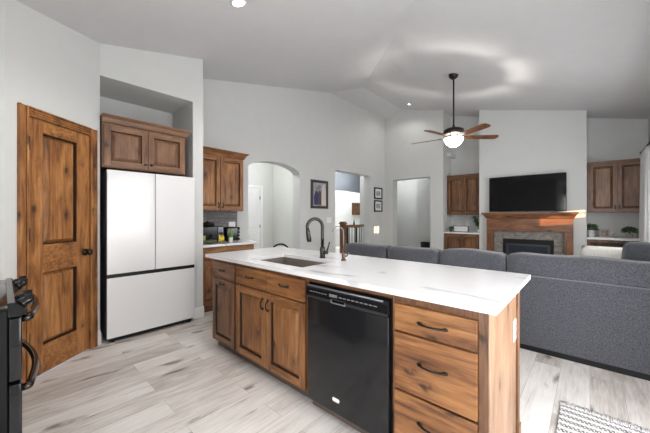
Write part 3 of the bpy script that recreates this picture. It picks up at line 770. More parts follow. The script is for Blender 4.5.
b.build('button_marks', plain('print_grey', (0.16, 0.16, 0.17), 0.4), cp)
b = MB(WM); b.box(-1.203, -1.087, 0.006, 0.018, 0.7565, 0.7620, 0.002, 1); b.box(-1.203, -1.199, 0.004, 0.018, 0.7625, 0.776); b.box(-1.091, -1.087, 0.004, 0.018, 0.7625, 0.776); b.build('handle', plain('satin_grey', (0.30, 0.30, 0.31), 0.35, 0.6), dw, 'metal lip of the pocket handle')
b = MB(WM)
for i, a in enumerate((-0.016, 0.0, 0.016)): b.lathe([(0.012, 0), (0.012, 0.003), (0.009, 0.004)], (-1.168 + a, 0.004, 0.158), 16, Matrix.Rotation(-math.pi / 2, 4, 'X') )
b.box(-1.192, -1.144, 0.004, 0.0075, 0.146, 0.170, 0.002, 1); b.build('badge', PLATE, dw, 'small silver oval maker badge')
b = MB(WM); b.box(-1.424, -0.798, -0.07, -0.05, 0.0, 0.072); b.build('toe_panel', plain('toe_kick_taupe', (0, 0, 0)), dw)

# ------------------------------------------------------------------ range at the left edge
rg = thing('kitchen_range', (-2.23, -0.30, 0), 'black double-oven range with curved handles and front knobs beside the pantry door', 'stove')
RM = frame((0, 0.028, 0), (1, 0, 0), (0, 1, 0)); RX0, RX1 = -2.612, -1.852
b = MB(RM); b.box(RX0, RX1, -0.66, -0.012, 0.03, 0.895, 0.003, 1); b.build('body', BLACKM, rg)
b = MB(RM); b.box(RX0, RX1, -0.66, -0.006, 0.896, 0.918, 0.006, 3); b.build('cooktop', BLACK, rg)
for cx, cy, rr in ((-2.43, -0.16, 0.09), (-2.04, -0.16, 0.11), (-2.43, -0.46, 0.11), (-2.04, -0.46, 0.08)):
    b = MB(RM); b.lathe([(rr, 0.9182), (rr, 0.9192), (rr - 0.004, 0.9192)], (cx, cy, 0), 28); b.build('burner_ring', DSTEEL, rg)
b = MB(RM); b.prism([(-0.012, 0.862), (0.030, 0.862), (0.046, 0.868), (0.050, 0.878), (0.010, 0.924), (-0.012, 0.924)], RX0, RX1, 'x'); pn = b.build('control_panel', DWM, rg)
nrm = Vector((0, 0.85, 0.52)).normalized()
for cx in (-2.54, -2.42, -2.04, -1.92):
    b = MB(RM); R = Vector((0, 0, 1)).rotation_difference(nrm).to_matrix().to_4x4()
    b.lathe([(0.023, 0), (0.024, 0.010), (0.020, 0.014), (0.020, 0.034), (0.017, 0.038), (0.001, 0.039)], (cx, 0.030, 0.900), 18, R)
    b.box(cx - 0.005, cx + 0.005, 0.042, 0.072, 0.908, 0.938, 0.002, 1); b.build('knob', DWM, pn)
for z0, z1, zh, nmx in ((0.580, 0.855, 0.840, 'upper_oven_door'), (0.135, 0.565, 0.530, 'lower_oven_door')):
    b = MB(RM); b.box(RX0 + 0.003, RX1 - 0.003, -0.010, 0.032, z0, z1, 0.006, 3); d = b.build(nmx, BLACK, rg)
    b = MB(RM); n = 12
    pts = [(RX0 + 0.04, 0.030, zh), (RX0 + 0.04, 0.055, zh)] + [(RX0 + 0.04 + (RX1 - RX0 - 0.08) * i / n, 0.055 + 0.038 * math.sin(math.pi * i / n), zh) for i in range(n + 1)] + [(RX1 - 0.04, 0.055, zh), (RX1 - 0.04, 0.030, zh)]
    b.tube(pts, 0.0155, 12); b.build('handle', plain('black_chrome', (0.07, 0.06, 0.055), 0.18, 1.0), d)
b = MB(RM); b.box(RX0 + 0.01, RX1 - 0.01, -0.01, 0.02, 0.04, 0.125, 0.004, 2); b.build('bottom_drawer', BLACK, rg)
for cx in (RX0 + 0.05, RX1 - 0.05): b = MB(RM); b.lathe([(0.02, 0), (0.02, 0.03)], (cx, -0.06, 0), 12); b.build('foot', BLACKM, rg)
# cabinet filling the corner left of the range
cc = thing('base_cabinet', (-2.876, -0.33, 0), 'narrow wooden base cabinet between the range and the side wall', 'cabinet')
b = MB(); b.box(-3.138, -2.618, -0.675, -0.045, 0.0, 0.882); b.build('body', wood('z', 'stile'), cc)
panel_door(frame((0, -0.045, 0), (1, 0, 0), (0, 1, 0)), cc, -3.12, -2.63, 0.11, 0.86, tone='alder')
b = MB(); b.box(-3.138, -2.618, -0.678, -0.022, 0.8835, 0.914, 0.003, 2)
tag(rebase(b.build('countertop', QUARTZ)), 'short white quartz countertop in the corner beyond the range', 'countertop')

# ------------------------------------------------------------------ recess cabinets by the fireplace
def recess_cab(x0, x1, front, z0, z1, label, loc, tone='alder', frame_w=0.03):
    M = frame((0, front, 0), (1, 0, 0), (0, -1, 0))
    o = thing('wall_cabinet', loc, label, 'cabinet')
    b = MB(M); b.box(x0, x1, -(YB - front) + 0.002, 0, z0, z1, 0.002, 1); b.build('body', wood('z', tone), o)
    mid = (x0 + x1) / 2
    for a0, a1, hx in ((x0 + frame_w, mid - 0.003, mid - 0.03), (mid + 0.003, x1 - frame_w, mid + 0.03)):
        d = panel_door(M, o, a0, a1, z0 + 0.02, z1 - 0.045, tone=tone); pull(M @ Matrix.Translation((0, 0.02, 0)), d, hx, z0 + 0.10, 0.07, True)
    b = MB(M); b.box(x0, x1, -0.01, 0.025, z1 - 0.035, z1, 0.004, 2); b.build('top_moulding', wood('x', tone), o)
    return o
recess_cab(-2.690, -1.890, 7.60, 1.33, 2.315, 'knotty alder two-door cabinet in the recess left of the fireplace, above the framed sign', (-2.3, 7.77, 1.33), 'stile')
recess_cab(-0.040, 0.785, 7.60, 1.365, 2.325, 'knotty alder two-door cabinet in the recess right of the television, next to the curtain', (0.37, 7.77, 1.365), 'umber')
M = frame((0, 7.42, 0), (1, 0, 0), (0, -1, 0))
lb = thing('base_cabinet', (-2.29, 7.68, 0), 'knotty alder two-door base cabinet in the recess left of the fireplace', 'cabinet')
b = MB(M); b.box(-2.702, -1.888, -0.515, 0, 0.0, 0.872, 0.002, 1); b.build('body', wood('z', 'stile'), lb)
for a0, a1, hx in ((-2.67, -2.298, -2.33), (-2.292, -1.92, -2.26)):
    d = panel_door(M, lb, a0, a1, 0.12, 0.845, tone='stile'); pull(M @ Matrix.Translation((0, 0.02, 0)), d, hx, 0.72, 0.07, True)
b = MB(); b.box(-2.704, -1.887, 7.375, 7.938, 0.8735, 0.905, 0.003, 2)
tag(rebase(b.build('countertop', plain('white_shelf', (0.80, 0.79, 0.77), 0.3))), 'white countertop in the recess left of the fireplace under the framed sign', 'countertop')
rb = thing('desk_cabinet', (0.37, 7.68, 0), 'open-fronted wooden cabinet in the recess right of the fireplace behind the pillows', 'cabinet')
b = MB(M)
b.box(-0.042, 0.0, -0.515, 0, 0, 0.862); b.box(0.745, 0.787, -0.515, 0, 0, 0.862); b.box(0.0, 0.745, -0.515, -0.495, 0, 0.862); b.box(0.0, 0.745, -0.495, 0, 0.812, 0.862); b.box(0, 0.745, -0.495, 0, 0.40, 0.43)
b.build('body', wood('z', 'umber'), rb)
b = MB(); b.box(-0.043, 0.788, 7.375, 7.938, 0.8635, 0.905, 0.003, 2)
tag(rebase(b.build('countertop', plain('white_shelf', (0, 0, 0)))), 'white countertop in the recess right of the fireplace holding potted plants', 'countertop')

# decor
def bush(mb, c, r, n, leaf=0.028, seed=1, squash=0.8, mi=0):
    rnd = random.Random(seed); mb.mat(mi)
    for i in range(n):
        th = rnd.uniform(0, 2 * math.pi); ph = rnd.uniform(-0.3, 1.0); rr = r * rnd.uniform(0.35, 1.0)
        p = Vector(c) + Vector((math.cos(th) * math.cos(ph * 1.4) * rr, math.sin(th) * math.cos(ph * 1.4) * rr, math.sin(ph * 1.4) * rr * squash))
        d = (p - Vector(c)).normalized(); sd = d.cross(Vector((0, 0, 1)) + Vector((rnd.random() * .3, 0, 0))).normalized(); l = leaf * rnd.uniform(0.7, 1.3)
        up = d.cross(sd) * l * 0.12
        mb._add([p, p + d * l * 0.5 + sd * l * 0.32 + up, p + d * l, p + d * l * 0.5 - sd * l * 0.32 + up, p + d * l * 0.5 - up * 1.5],
                [(0, 1, 4), (1, 2, 4), (2, 3, 4), (3, 0, 4)])
def potted(loc, pr, ph, br, n, label, potmat, seed, squash=0.8, group=None):
    o = thing('potted_plant', loc, label, 'plant', group)
    b = MB(); b.lathe([(pr * 0.75, 0), (pr * 0.8, 0.004), (pr, ph * 0.95), (pr, ph), (pr * 0.88, ph), (pr * 0.85, ph * 0.85), (0.001, ph * 0.84)], loc, 20); b.build('pot', potmat, o)
    b = MB(); c = (loc[0], loc[1], loc[2] + ph + br * 0.4)
    b.tube([(loc[0], loc[1], loc[2] + ph * 0.8), c], 0.006, 6); bush(b, c, br, n, br * 0.45, seed, squash); f = b.build('foliage', LEAF, o)
    return o
SH = 0.905
potted((-2.565, 7.52, SH), 0.035, 0.06, 0.055, 160, 'small round green plant in a dark pot left of the framed sign', plain('pot_dark', (0.06, 0.06, 0.06), 0.5), 3)
potted((0.020, 7.50, SH), 0.048, 0.125, 0.085, 300, 'bushy green plant in a white pot at the left of the right-hand counter', POTW, 5)
potted((0.520, 7.50, SH), 0.052, 0.085, 0.09, 280, 'low spreading green plant in a grey pot near the curtain', plain('pot_grey', (0.30, 0.29, 0.27), 0.7), 8, 0.7)
# trailing plant on the shelf edge at the chimney breast
tp = thing('potted_plant', (-1.955, 7.60, SH), 'tall leafy plant in the recess corner against the chimney breast', 'plant')
b = MB(); b.lathe([(0.03, 0), (0.04, 0.07), (0.036, 0.07), (0.001, 0.06)], (-1.955, 7.60, SH), 16); b.build('pot', POTW, tp)
b = MB(); rnd = random.Random(4)
for k in range(9):
    a = rnd.uniform(0, 6.28); q = [(-1.955 + math.cos(a) * t * 0.09, 7.60 - abs(math.sin(a)) * t * 0.10, SH + 0.06 + 0.30 * t - 0.12 * t * t * rnd.random()) for t in (0, .4, .8, 1)]
    b.tube(q, 0.003, 5)
    for p in q[1:]: bush(b, p, 0.03, 9, 0.045, k * 7 + 3)
b.build('foliage', LEAF, tp)
def framed(name, M, w, h, fw, th, fm, inner, label, cat, mat_w=0.0, matm=None, lean=False, group=None):
    o = thing(name, M @ Vector((0, 0, -h / 2)), label, cat, group)
    b = MB(M); b.box(-w / 2, -w / 2 + fw, 0, th, -h / 2, h / 2, 0.002, 1); b.box(w / 2 - fw, w / 2, 0, th, -h / 2, h / 2, 0.002, 1)
    b.box(-w / 2 + fw, w / 2 - fw, 0, th - 0.0005, -h / 2, -h / 2 + fw, 0.002, 1); b.box(-w / 2 + fw, w / 2 - fw, 0, th - 0.0005, h / 2 - fw, h / 2, 0.002, 1)
    b.build('frame', fm, o)
    if mat_w:
        b = MB(M); b.box(-w / 2 + fw, w / 2 - fw, 0.001, th * 0.4, -h / 2 + fw, h / 2 - fw); b.build('mat_board', matm or PLATE, o)
    k = fw + mat_w
    b = MB(M); b.box(-w / 2 + k, w / 2 - k, 0.002, th * 0.4 + 0.002, -h / 2 + k, h / 2 - k); p = b.build('picture', inner, o)
    return o
DARKF = plain('dark_frame', (0.05, 0.04, 0.032), 0.45)
# large framed picture: generic standing figures in blue, cream and red
art = MATS.setdefault('art', plain('art_ground', (0.30, 0.34, 0.40), 0.5, var=0.3, vscale=14))
AM = frame((XW, 4.615, 1.765), (0, 1, 0), (1, 0, 0))
fp = framed('framed_picture', AM, 0.53, 0.61, 0.055, 0.03, DARKF, art, 'large dark-framed painting of robed figures on the wall between arch and opening', 'picture')
def blob(M, par, pts, mt, y0=0.0135):
    b = MB(M); b.prism(pts, y0, y0 + 0.003, 'y'); return b.build('painted_shape', mt, par)
blob(AM, fp, [(-0.17, -0.22), (-0.06, -0.23), (-0.04, 0.0), (-0.07, 0.08), (-0.13, 0.06), (-0.18, -0.05)], plain('paint_blue', (0.035, 0.04, 0.12), 0.5))
blob(AM, fp, [(-0.05, -0.22), (0.05, -0.23), (0.05, 0.02), (0.02, 0.10), (-0.03, 0.08), (-0.05, 0.0)], plain('paint_maroon', (0.09, 0.055, 0.075), 0.5))
blob(AM, fp, [(0.06, -0.23), (0.20, -0.23), (0.19, 0.12), (0.15, 0.24), (0.09, 0.20), (0.06, 0.0)], plain('paint_cream', (0.62, 0.55, 0.47), 0.5))
blob(AM, fp, [(-0.12, 0.07), (-0.06, 0.09), (0.0, 0.11), (0.04, 0.13), (0.05, 0.19), (-0.02, 0.21), (-0.10, 0.14)], plain('paint_brown', (0.30, 0.19, 0.12), 0.5))
for z, lab in ((1.925, 'small black-framed picture by the room corner, upper of the pair'), (1.575, 'small black-framed picture by the room corner, lower of the pair')):
    M2 = frame((XW, 6.985, z), (0, 1, 0), (1, 0, 0))
    o = framed('framed_picture', M2, 0.40, 0.315, 0.035, 0.025, BLACKM, plain('mono_photo', (0.35, 0.35, 0.35), 0.4, var=0.7, vscale=18), lab, 'picture', 0.06, PLATE)
M3 = frame((-2.365, 7.62, SH + 0.0765), (1, 0, 0), (0, -1, 0))
sg = framed('framed_sign', M3, 0.35, 0.153, 0.013, 0.02, BLACKM, PLATE, 'wide white sign in a thin black frame standing on the left recess counter', 'sign')
b = MB(M3); rnd = random.Random(2)
for r_ in range(3):
    x = -0.12
    while x < 0.11:
        w = rnd.uniform(0.012, 0.03); b.box(x, x + w, 0.0101, 0.011, 0.02 - r_ * 0.022, 0.025 - r_ * 0.022); x += w + 0.008
b.build('lettering', plain('print_pale', (0.5, 0.5, 0.5), 0.6), sg)
M4 = frame((0.200, 7.60, SH + 0.075), (1, 0.12, 0), (0.12, -1, 0))
framed('photo_frame', M4, 0.14, 0.15, 0.018, 0.02, plain('tan_frame', (0.42, 0.36, 0.28), 0.6), plain('photo_brown', (0.20, 0.15, 0.12), 0.4, var=0.8, vscale=40), 'small tan photo frame right of the white-potted plant', 'photo frame')
M5 = frame((0.70, 7.70, SH + 0.06), (1, -0.15, 0), (-0.15, -1, 0))
framed('photo_frame', M5, 0.15, 0.12, 0.012, 0.018, plain('bronze_frame', (0.22, 0.17, 0.13), 0.5), plain('photo_pale', (0.5, 0.45, 0.4), 0.4, var=0.3, vscale=40), 'small brown frame partly behind the plant near the curtain', 'photo frame')
b = MB(); b.tube([(0.30, 7.55, SH), (0.31, 7.55, SH + 0.045), (0.34, 7.54, SH + 0.085)], [0.016, 0.008, 0.004], 8)
tag(rebase(b.build('figurine', plain('grey_clay', (0.32, 0.31, 0.30), 0.6))), 'tiny pale figurine between the photo frame and the low plant', 'ornament')

# ------------------------------------------------------------------ fireplace, television
fp_ = thing('fireplace', (-0.97, 7.25, 0), 'gas fireplace with alder wood mantel and grey tile surround under the television', 'fireplace')
MM = frame((0, YC - 0.003, 0), (1, 0, 0), (0, -1, 0))
b = MB(MM); b.box(-1.79, -0.155, 0, 0.235, 1.335, 1.374, 0.006, 2); b.build('mantel_shelf', wood('x', 'cherry'), fp_)
b = MB(MM); loops = [(0.0, 1.250), (0.012, 1.255), (0.03, 1.285), (0.055, 1.318), (0.062, 1.334)]
vs = []
for y, z in loops: vs += [(-1.705 - y, 0, z), (-1.705 - y, 0.125 + y, z), (-0.235 + y, 0.125 + y, z), (-0.235 + y, 0, z)]
b._add(vs, [(4 * k + j, 4 * k + (j + 1) % 4, 4 * k + 4 + (j + 1) % 4, 4 * k + 4 + j) for k in range(4) for j in range(4)] + [(0, 1, 2, 3), (16, 17, 18, 19)]); b.build('crown_moulding', wood('x', 'cherry'), fp_)
b = MB(MM); b.box(-1.705, -0.235, 0, 0.115, 0.985, 1.250, 0.003, 1); b.build('frieze', wood('x', 'cherry'), fp_)
for a in (-1.705, -0.360):
    b = MB(MM); b.box(a, a + 0.125, 0, 0.125, 0.0, 0.984, 0.003, 1); b.box(a + 0.03, a + 0.095, 0.12, 0.130, 0.18, 0.94, 0.003, 1); b.box(a - 0.01, a + 0.135, 0, 0.140, 0, 0.14, 0.003, 1); b.build('pilaster', wood('z', 'cherry'), fp_)
TILE = stone_mat('fire_tile', 'X', 0.075, 0.038, (0.30, 0.27, 0.245), (0.17, 0.15, 0.135), (0.30, 0.28, 0.26))
b = MB(MM); b.box(-1.580, -1.400, 0, 0.035, 0, 0.985); b.box(-0.530, -0.360, 0, 0.035, 0, 0.985); b.box(-1.400, -0.530, 0, 0.035, 0.815, 0.985); b.box(-1.400, -0.530, 0, 0.035, 0, 0.16); b.build('tile_surround', TILE, fp_)
b = MB(MM); b.box(-1.400, -1.345, 0.0, 0.055, 0.16, 0.815); b.box(-0.585, -0.530, 0.0, 0.055, 0.16, 0.815); b.box(-1.345, -0.585, 0.0, 0.055, 0.72, 0.815); b.box(-1.345, -0.585, 0.0, 0.055, 0.16, 0.24); fb = b.build('firebox', BLACKM, fp_)
b = MB(MM); b.box(-1.345, -1.30, 0.0, 0.045, 0.24, 0.72); b.box(-0.63, -0.585, 0.0, 0.045, 0.24, 0.72); b.box(-1.30, -0.63, 0.0, 0.045, 0.675, 0.72); b.box(-1.30, -0.63, 0, 0.045, 0.24, 0.28); b.build('inner_frame', plain('dark_iron', (0.03, 0.032, 0.036), 0.4), fb)
b = MB(MM); b.box(-1.30, -0.63, 0.004, 0.020, 0.28, 0.675); b.build('glass', plain('smoked_glass', (0.035, 0.042, 0.052), 0.08), fb)

tv = thing('television', (-1.0, 7.22, 1.374), 'large flat black television on the wall above the mantel', 'television')
b = MB(MM); b.box(-1.655, -0.333, 0.075, 0.110, 1.392, 2.140, 0.005, 2); b.build('bezel', BLACKM, tv)
b = MB(MM); b.box(-1.643, -0.345, 0.1085, 0.1115, 1.408, 2.128); b.build('screen', plain('tv_screen', (0.003, 0.003, 0.004), 0.06, spec=0.22), tv)
b = MB(MM); b.box(-1.2, -0.8, 0.0, 0.076, 1.60, 1.95); b.build('wall_mount', BLACKM, tv)

# ------------------------------------------------------------------ ceiling fan
FXc, FYc = -1.71, 5.13
FZ = ceilz(FXc, FYc)
fan = thing('ceiling_fan', (FXc, FYc, 2.46), 'five-blade ceiling fan with wood blades, bronze motor and glowing glass bowl light', 'ceiling fan')
tilt = Vector((0, 0, 1)).rotation_difference(Vector((0.245, 0, 1)).normalized()).to_matrix().to_4x4()
b = MB(); b.lathe([(0.078, 0.002), (0.078, -0.012), (0.066, -0.045), (0.035, -0.07), (0.018, -0.078)], (FXc, FYc, FZ), 24, tilt); b.build('canopy', BRONZE, fan)
b = MB(); b.tube([(FXc, FYc, FZ - 0.07), (FXc, FYc, 2.80)], 0.0135, 12); b.build('downrod', BRONZE, fan)
b = MB(); b.lathe([(0.02, 2.835), (0.026, 2.80), (0.05, 2.785), (0.12, 2.775), (0.158, 2.755), (0.168, 2.725), (0.160, 2.69), (0.12, 2.67), (0.10, 2.66), (0.10, 2.64), (0.06, 2.64)], (FXc, FYc, 0), 32); b.lathe([(0.155, 2.625), (0.160, 2.628), (0.160, 2.615), (0.155, 2.612)], (FXc, FYc, 0), 32, caps=False); b.build('motor_housing', BRONZE, fan)
bl0 = math.radians(40)
for k in range(5):
    a = bl0 + k * math.radians(72)
    R = Matrix.Translation((FXc, FYc, 2.630)) @ Matrix.Rotation(a, 4, 'Z') @ Matrix.Rotation(math.radians(-12), 4, 'X')
    b = MB(R); n = 7
    out = [(0.19, -0.052), (0.30, -0.060), (0.50, -0.067), (0.68, -0.070), (0.715, -0.057), (0.730, -0.03), (0.733, 0), (0.730, 0.03), (0.715, 0.057), (0.68, 0.070), (0.50, 0.067), (0.30, 0.060), (0.19, 0.052)]
    b.prism(out, -0.004, 0.004, 'z'); bl = b.build('blade', wood('y', 'cherry'), fan)
    b = MB(R); b.prism([(0.09, -0.012), (0.16, -0.014), (0.20, -0.04), (0.25, -0.03), (0.25, 0.03), (0.20, 0.04), (0.16, 0.014), (0.09, 0.012)], 0.0045, 0.010, 'z'); b.build('blade_arm', BRONZE, bl)
GLOW = plain('lit_glass', (0.9, 0.88, 0.84), 0.4, emit=(1.0, 0.93, 0.84), es=7.0)
b = MB(); b.lathe([(0.147, 2.612), (0.150, 2.600), (0.138, 2.565), (0.105, 2.515), (0.06, 2.480), (0.02, 2.470), (0.001, 2.469), (0.001, 2.465), (0.02, 2.466), (0.062, 2.476), (0.108, 2.512), (0.142, 2.563), (0.154, 2.600), (0.151, 2.615)], (FXc, FYc, 0), 32, caps=False)
bowl = b.build('glass_bowl', GLOW, fan, 'glowing frosted glass bowl')
b = MB(); b.lathe([(0.010, 2.4695), (0.014, 2.462), (0.009, 2.452), (0.001, 2.447)], (FXc, FYc, 0), 12); b.build('finial', BRONZE, fan)
l = lamp('fan_bulb', 'POINT', (FXc, FYc, 2.495), 34, (1.0, 0.95, 0.88), radius=0.03)
l.parent = fan; l.matrix_parent_inverse = Matrix.Translation((-FXc, -FYc, -2.46))

# ------------------------------------------------------------------ recessed lights
LENS = plain('lamp_lens', (0.9, 0.9, 0.9), 0.5, emit=(1.0, 0.97, 0.93), es=9.0)
def can(x, y, label, power, group='recessed ceiling lights', r=0.075, zc=None, spot=150):
    z = zc if zc is not None else ceilz(x, y)
    if zc is not None: nv = Vector((0, 0, 1))
    else:
        e = 0.01; nv = Vector((-(ceilz(x + e, y) - ceilz(x - e, y)) / (2 * e), -(ceilz(x, y + e) - ceilz(x, y - e)) / (2 * e), 1)).normalized()
    R = Vector((0, 0, 1)).rotation_difference(nv).to_matrix().to_4x4()
    o = thing('recessed_light', (x, y, z), label, 'ceiling light', group)
    b = MB(); b.lathe([(r * 1.25, 0.001), (r * 1.25, -0.006), (r, -0.010), (r * 0.97, -0.002)], (x, y, z), 28, R); b.build('trim_ring', TRIM, o)
    b = MB(); b.lathe([(r * 0.965, 0.0), (r * 0.965, -0.006), (0.001, -0.006)], (x, y, z), 28, R); b.build('lens', LENS, o)
    if power:
        l = lamp('can_lamp', 'SPOT' if zc is None else 'POINT', (x, y, z - (0.03 if zc is None else 0.12)), power, (1.0, 0.95, 0.88) if zc is None else (0.97, 0.985, 1.0), tuple(-nv), radius=0.06, spot=spot if zc is None else None)
        l.parent = o; l.matrix_parent_inverse = Matrix.Translation((-x, -y, -z))
    return o
can(-2.372, 1.445, 'bright round recessed ceiling light above the island sink', 26, r=0.056)
can(-3.338, 6.80, 'small round recessed light near the corner of the living room ceiling', 10, r=0.030)
can(-0.75, 1.50, 'unseen recessed ceiling light added above the near end of the island', 20)  # unseen fitting, put in as fill light over the island
can(-2.2, 0.45, 'unseen recessed ceiling light added above the aisle by the range', 22)  # added out of view as fill over the aisle
can(-5.3, 3.6, 'unseen recessed light added in the hall behind the arch', 34, 'added hall lights', zc=3.0)  # added lamp that brightens the hall behind the arch
can(-5.1, 6.6, 'unseen recessed light added in the stair hall', 14, 'added hall lights', zc=3.2)  # unseen lamp added to light the railing
can(-7.2, 9.6, 'unseen recessed light added at the far end of the stair hall', 130, 'added hall lights', zc=3.2)  # strong fill lamp added out of view to brighten the far hall
can(-4.6, 8.6, 'unseen recessed light added in the hall left of the fireplace', 13, 'added hall lights', zc=2.8)  # lamp added out of sight to light this small hall

# ------------------------------------------------------------------ hall things
hd = bpy.data.objects.new('door_3', None); COL.objects.link(hd); hd.location = (-6.5, 4.2, 0); hd['kind'] = 'structure'; hd['label'] = 'white panelled door in the hall behind the arch'
HM = frame((-6.499, 0, 0), (0, 1, 0), (1, 0, 0))
b = MB(HM); b.box(4.60, 4.68, 0, 0.02, 0, 2.10, 0.003, 1); b.box(3.70, 3.78, 0, 0.02, 0, 2.10, 0.003, 1); b.box(3.78, 4.60, 0, 0.0195, 2.04, 2.10, 0.003, 1); b.build('casing', TRIM, hd)
b = MB(HM); b.box(3.785, 4.595, 0.0, 0.010, 0.01, 2.035)
for z0, z1 in ((0.2, 0.85), (1.0, 1.9)):
    for a0, a1 in ((3.88, 4.14), (4.24, 4.50)): b.box(a0, a1, 0.006, 0.016, z0, z1, 0.008, 1)
b.build('door_leaf', TRIM, hd)
for z in (0.25, 1.03, 1.78): b = MB(HM); b.box(4.585, 4.60, 0.008, 0.022, z - 0.045, z + 0.045); b.build('hinge', BLACKM, hd)
# chair in the arch hall
ch = thing('round_back_chair', (-5.15, 4.20, 0), 'black round-backed low chair just visible over the island, through the arch', 'chair')
cx, cy = -5.15, 4.20; ux, uy = 0.644, 0.765
b = MB(); pts = []
for i in range(13):
    a = math.pi * i / 12; w = -math.cos(a) * 0.20; pts.append((cx + ux * w, cy + uy * w, 0.40 + 0.27 * math.sin(a) ** 0.7))
b.tube(pts, 0.02, 8); b.build('backrest', BLACKM, ch)
b = MB(); b.lathe([(0.20, 0.36), (0.215, 0.375), (0.215, 0.40), (0.20, 0.41), (0.001, 0.41)], (cx + uy * 0.18, cy - ux * 0.18, 0), 24); b.build('seat', BLACKM, ch)
for sx in (-0.15, 0.15):
    for sy in (0.02, 0.32):
        q = (cx + ux * sx + uy * sy, cy + uy * sx - ux * sy); b = MB(); b.tube([(q[0], q[1], 0.0), (q[0], q[1], 0.37)], 0.015, 8); b.build('leg', BLACKM, ch)
# stair railing
st = thing('stair_railing', (-5.0, 6.5, 0), 'black metal stair railing with wooden newel post seen through the square opening', 'railing')
b = MB(); b.box(-5.07, -4.935, 6.19, 6.325, 0, 1.08, 0.005, 1); b.box(-5.09, -4.915, 6.17, 6.345, 1.081, 1.11, 0.006, 2); b.box(-5.08, -4.925, 6.18, 6.335, 1.111, 1.15, 0.02, 2); b.box(-5.09, -4.915, 6.17, 6.345, 0, 0.16, 0.004, 1); b.build('newel_post', wood('z', 'cherry'), st)
b = MB(); b.tube([(-5.0, 6.325, 1.02), (-5.0, 8.6, 1.02)], 0.035, 10); b.build('handrail', wood('y', 'cherry'), st)
for i in range(18):
    y = 6.42 + i * 0.12; b = MB(); b.tube([(-5.0, y, 0.0), (-5.0, y, 1.0)], 0.009, 6)
    b.build('baluster', BLACKM, st)
b = MB(); b.box(-7.995, -7.975, 9.82, 9.92, 2.04, 2.20, 0.004, 1); tag(rebase(b.build('door_chime', PLATE)), 'small white chime box on the far stair hall wall', 'chime')
ws = thing('wall_shelf', (-7.93, 10.95, 1.35), 'brown wooden wall rack with small compartments in the far bright hall', 'shelf')
SM = frame((-7.999, 0, 0), (0, 1, 0), (1, 0, 0))
b = MB(SM); b.box(10.64, 11.24, 0, 0.015, 1.35, 1.90)
for i in range(4): b.box(10.64, 11.24, 0.015, 0.10, 1.35 + i * 0.175, 1.375 + i * 0.175)
for i in range(4): b.box(10.64 + i * 0.1917, 10.665 + i * 0.1917, 0.015, 0.098, 1.35, 1.90)
b.build('rack', wood('y', 'umber'), ws)
b = MB(); b.lathe([(0.03, 0), (0.04, 0.1), (0.018, 0.22), (0.015, 0.3), (0.001, 0.31)], (-7.4, 10.0, 0.85), 14)
tb = thing('console_table', (-7.45, 10.6, 0), 'dark narrow console table against the far hall wall behind the railing', 'table')
b.build('lamp_vase', BLACKM, tb)
b = MB(); b.box(-7.75, -7.2, 9.9, 11.5, 0.81, 0.85, 0.004, 1); b.build('top', wood('y', 'umber'), tb)
for x, y in ((-7.7, 9.95), (-7.25, 9.95), (-7.7, 11.45), (-7.25, 11.45)): b = MB(); b.box(x - .03, x + .03, y - .03, y + .03, 0, 0.81); b.build('leg', BLACKM, tb)
b = MB(); b.lathe([(0.10, 0), (0.12, 0.02), (0.14, 0.50), (0.135, 0.50), (0.12, 0.03), (0.001, 0.02)], (-3.74, 8.70, 0), 20)
tag(rebase(b.build('waste_bin', BLACKM)), 'small black waste bin in the hall left of the fireplace', 'bin')

# ------------------------------------------------------------------ sofa
so = thing('sectional_sofa', (-1.1, 3.95, 0), 'long slate blue-grey tweed sectional sofa seen from behind, beyond the island', 'sofa')
def soft(b, x0, x1, y0, y1, z0, z1, r, sag=0.0, puff=0.0, seed=0, n=10):
    """puffy box built from a subdivided bevelled cube"""
    t = bmesh.new(); bmesh.ops.create_cube(t, size=1); bmesh.ops.subdivide_edges(t, edges=t.edges[:], cuts=n, use_grid_fill=True)
    hx, hy, hz = (x1 - x0) / 2, (y1 - y0) / 2, (z1 - z0) / 2; c = Vector(((x0 + x1) / 2, (y0 + y1) / 2, (z0 + z1) / 2))
    rnd = random.Random(seed); ph = [rnd.uniform(0, 6) for _ in range(6)]
    for v in t.verts:
        p = Vector((v.co.x * 2 * hx, v.co.y * 2 * hy, v.co.z * 2 * hz))
        core = Vector((max(-hx + r, min(hx - r, p.x)), max(-hy + r, min(hy - r, p.y)), max(-hz + r, min(hz - r, p.z))))
        d = p - core
        if d.length > 1e-6: p = core + d.normalized() * min(r, max(abs(d.x), abs(d.y), abs(d.z)))
        q = Vector((p.x / hx, p.y / hy, p.z / hz))
        p.y += puff * (1 - q.x ** 2) * (1 - q.z ** 2) * (1 if q.y > 0 else -1) * abs(q.y)
        p.z += puff * 0.6 * (1 - q.x ** 2) * max(0, q.z) - sag * (1 - abs(q.x)) * max(0, q.z)
        p.z += 0.006 * math.sin(p.x * 11 + ph[0]) * max(0, q.z); p.y += 0.005 * math.sin(p.x * 9 + p.z * 13 + ph[1])
        v.co = p + c
    t.verts.index_update(); b._add([v.co for v in t.verts], [[v.index for v in f.verts] for f in t.faces], True); t.free()
b = MB(); b.box(-2.80, 0.66, 3.42, 3.56, 0.046, 0.722, 0.012, 3); b.build('back_panel', SOFA, so)
b = MB(); b.box(-2.79, 0.65, 3.424, 3.47, 0.0, 0.0455); b.build('gap_shade', BLACKM, so)  # black strip put in for the shade gap under the sofa back
b = MB(); b.tube([(-2.79, 3.424, 0.722), (0.65, 3.424, 0.722)], 0.0055, 8); b.build('welt', fabric('welt_fabric', (0.11, 0.115, 0.13), (0.18, 0.185, 0.21)), so)
b = MB(); b.box(-2.80, 0.66, 3.561, 4.40, 0.035, 0.30, 0.012, 3); b.box(-0.05, 0.66, 4.4005, 5.7, 0.035, 0.30, 0.012, 3); b.build('base', SOFA, so)
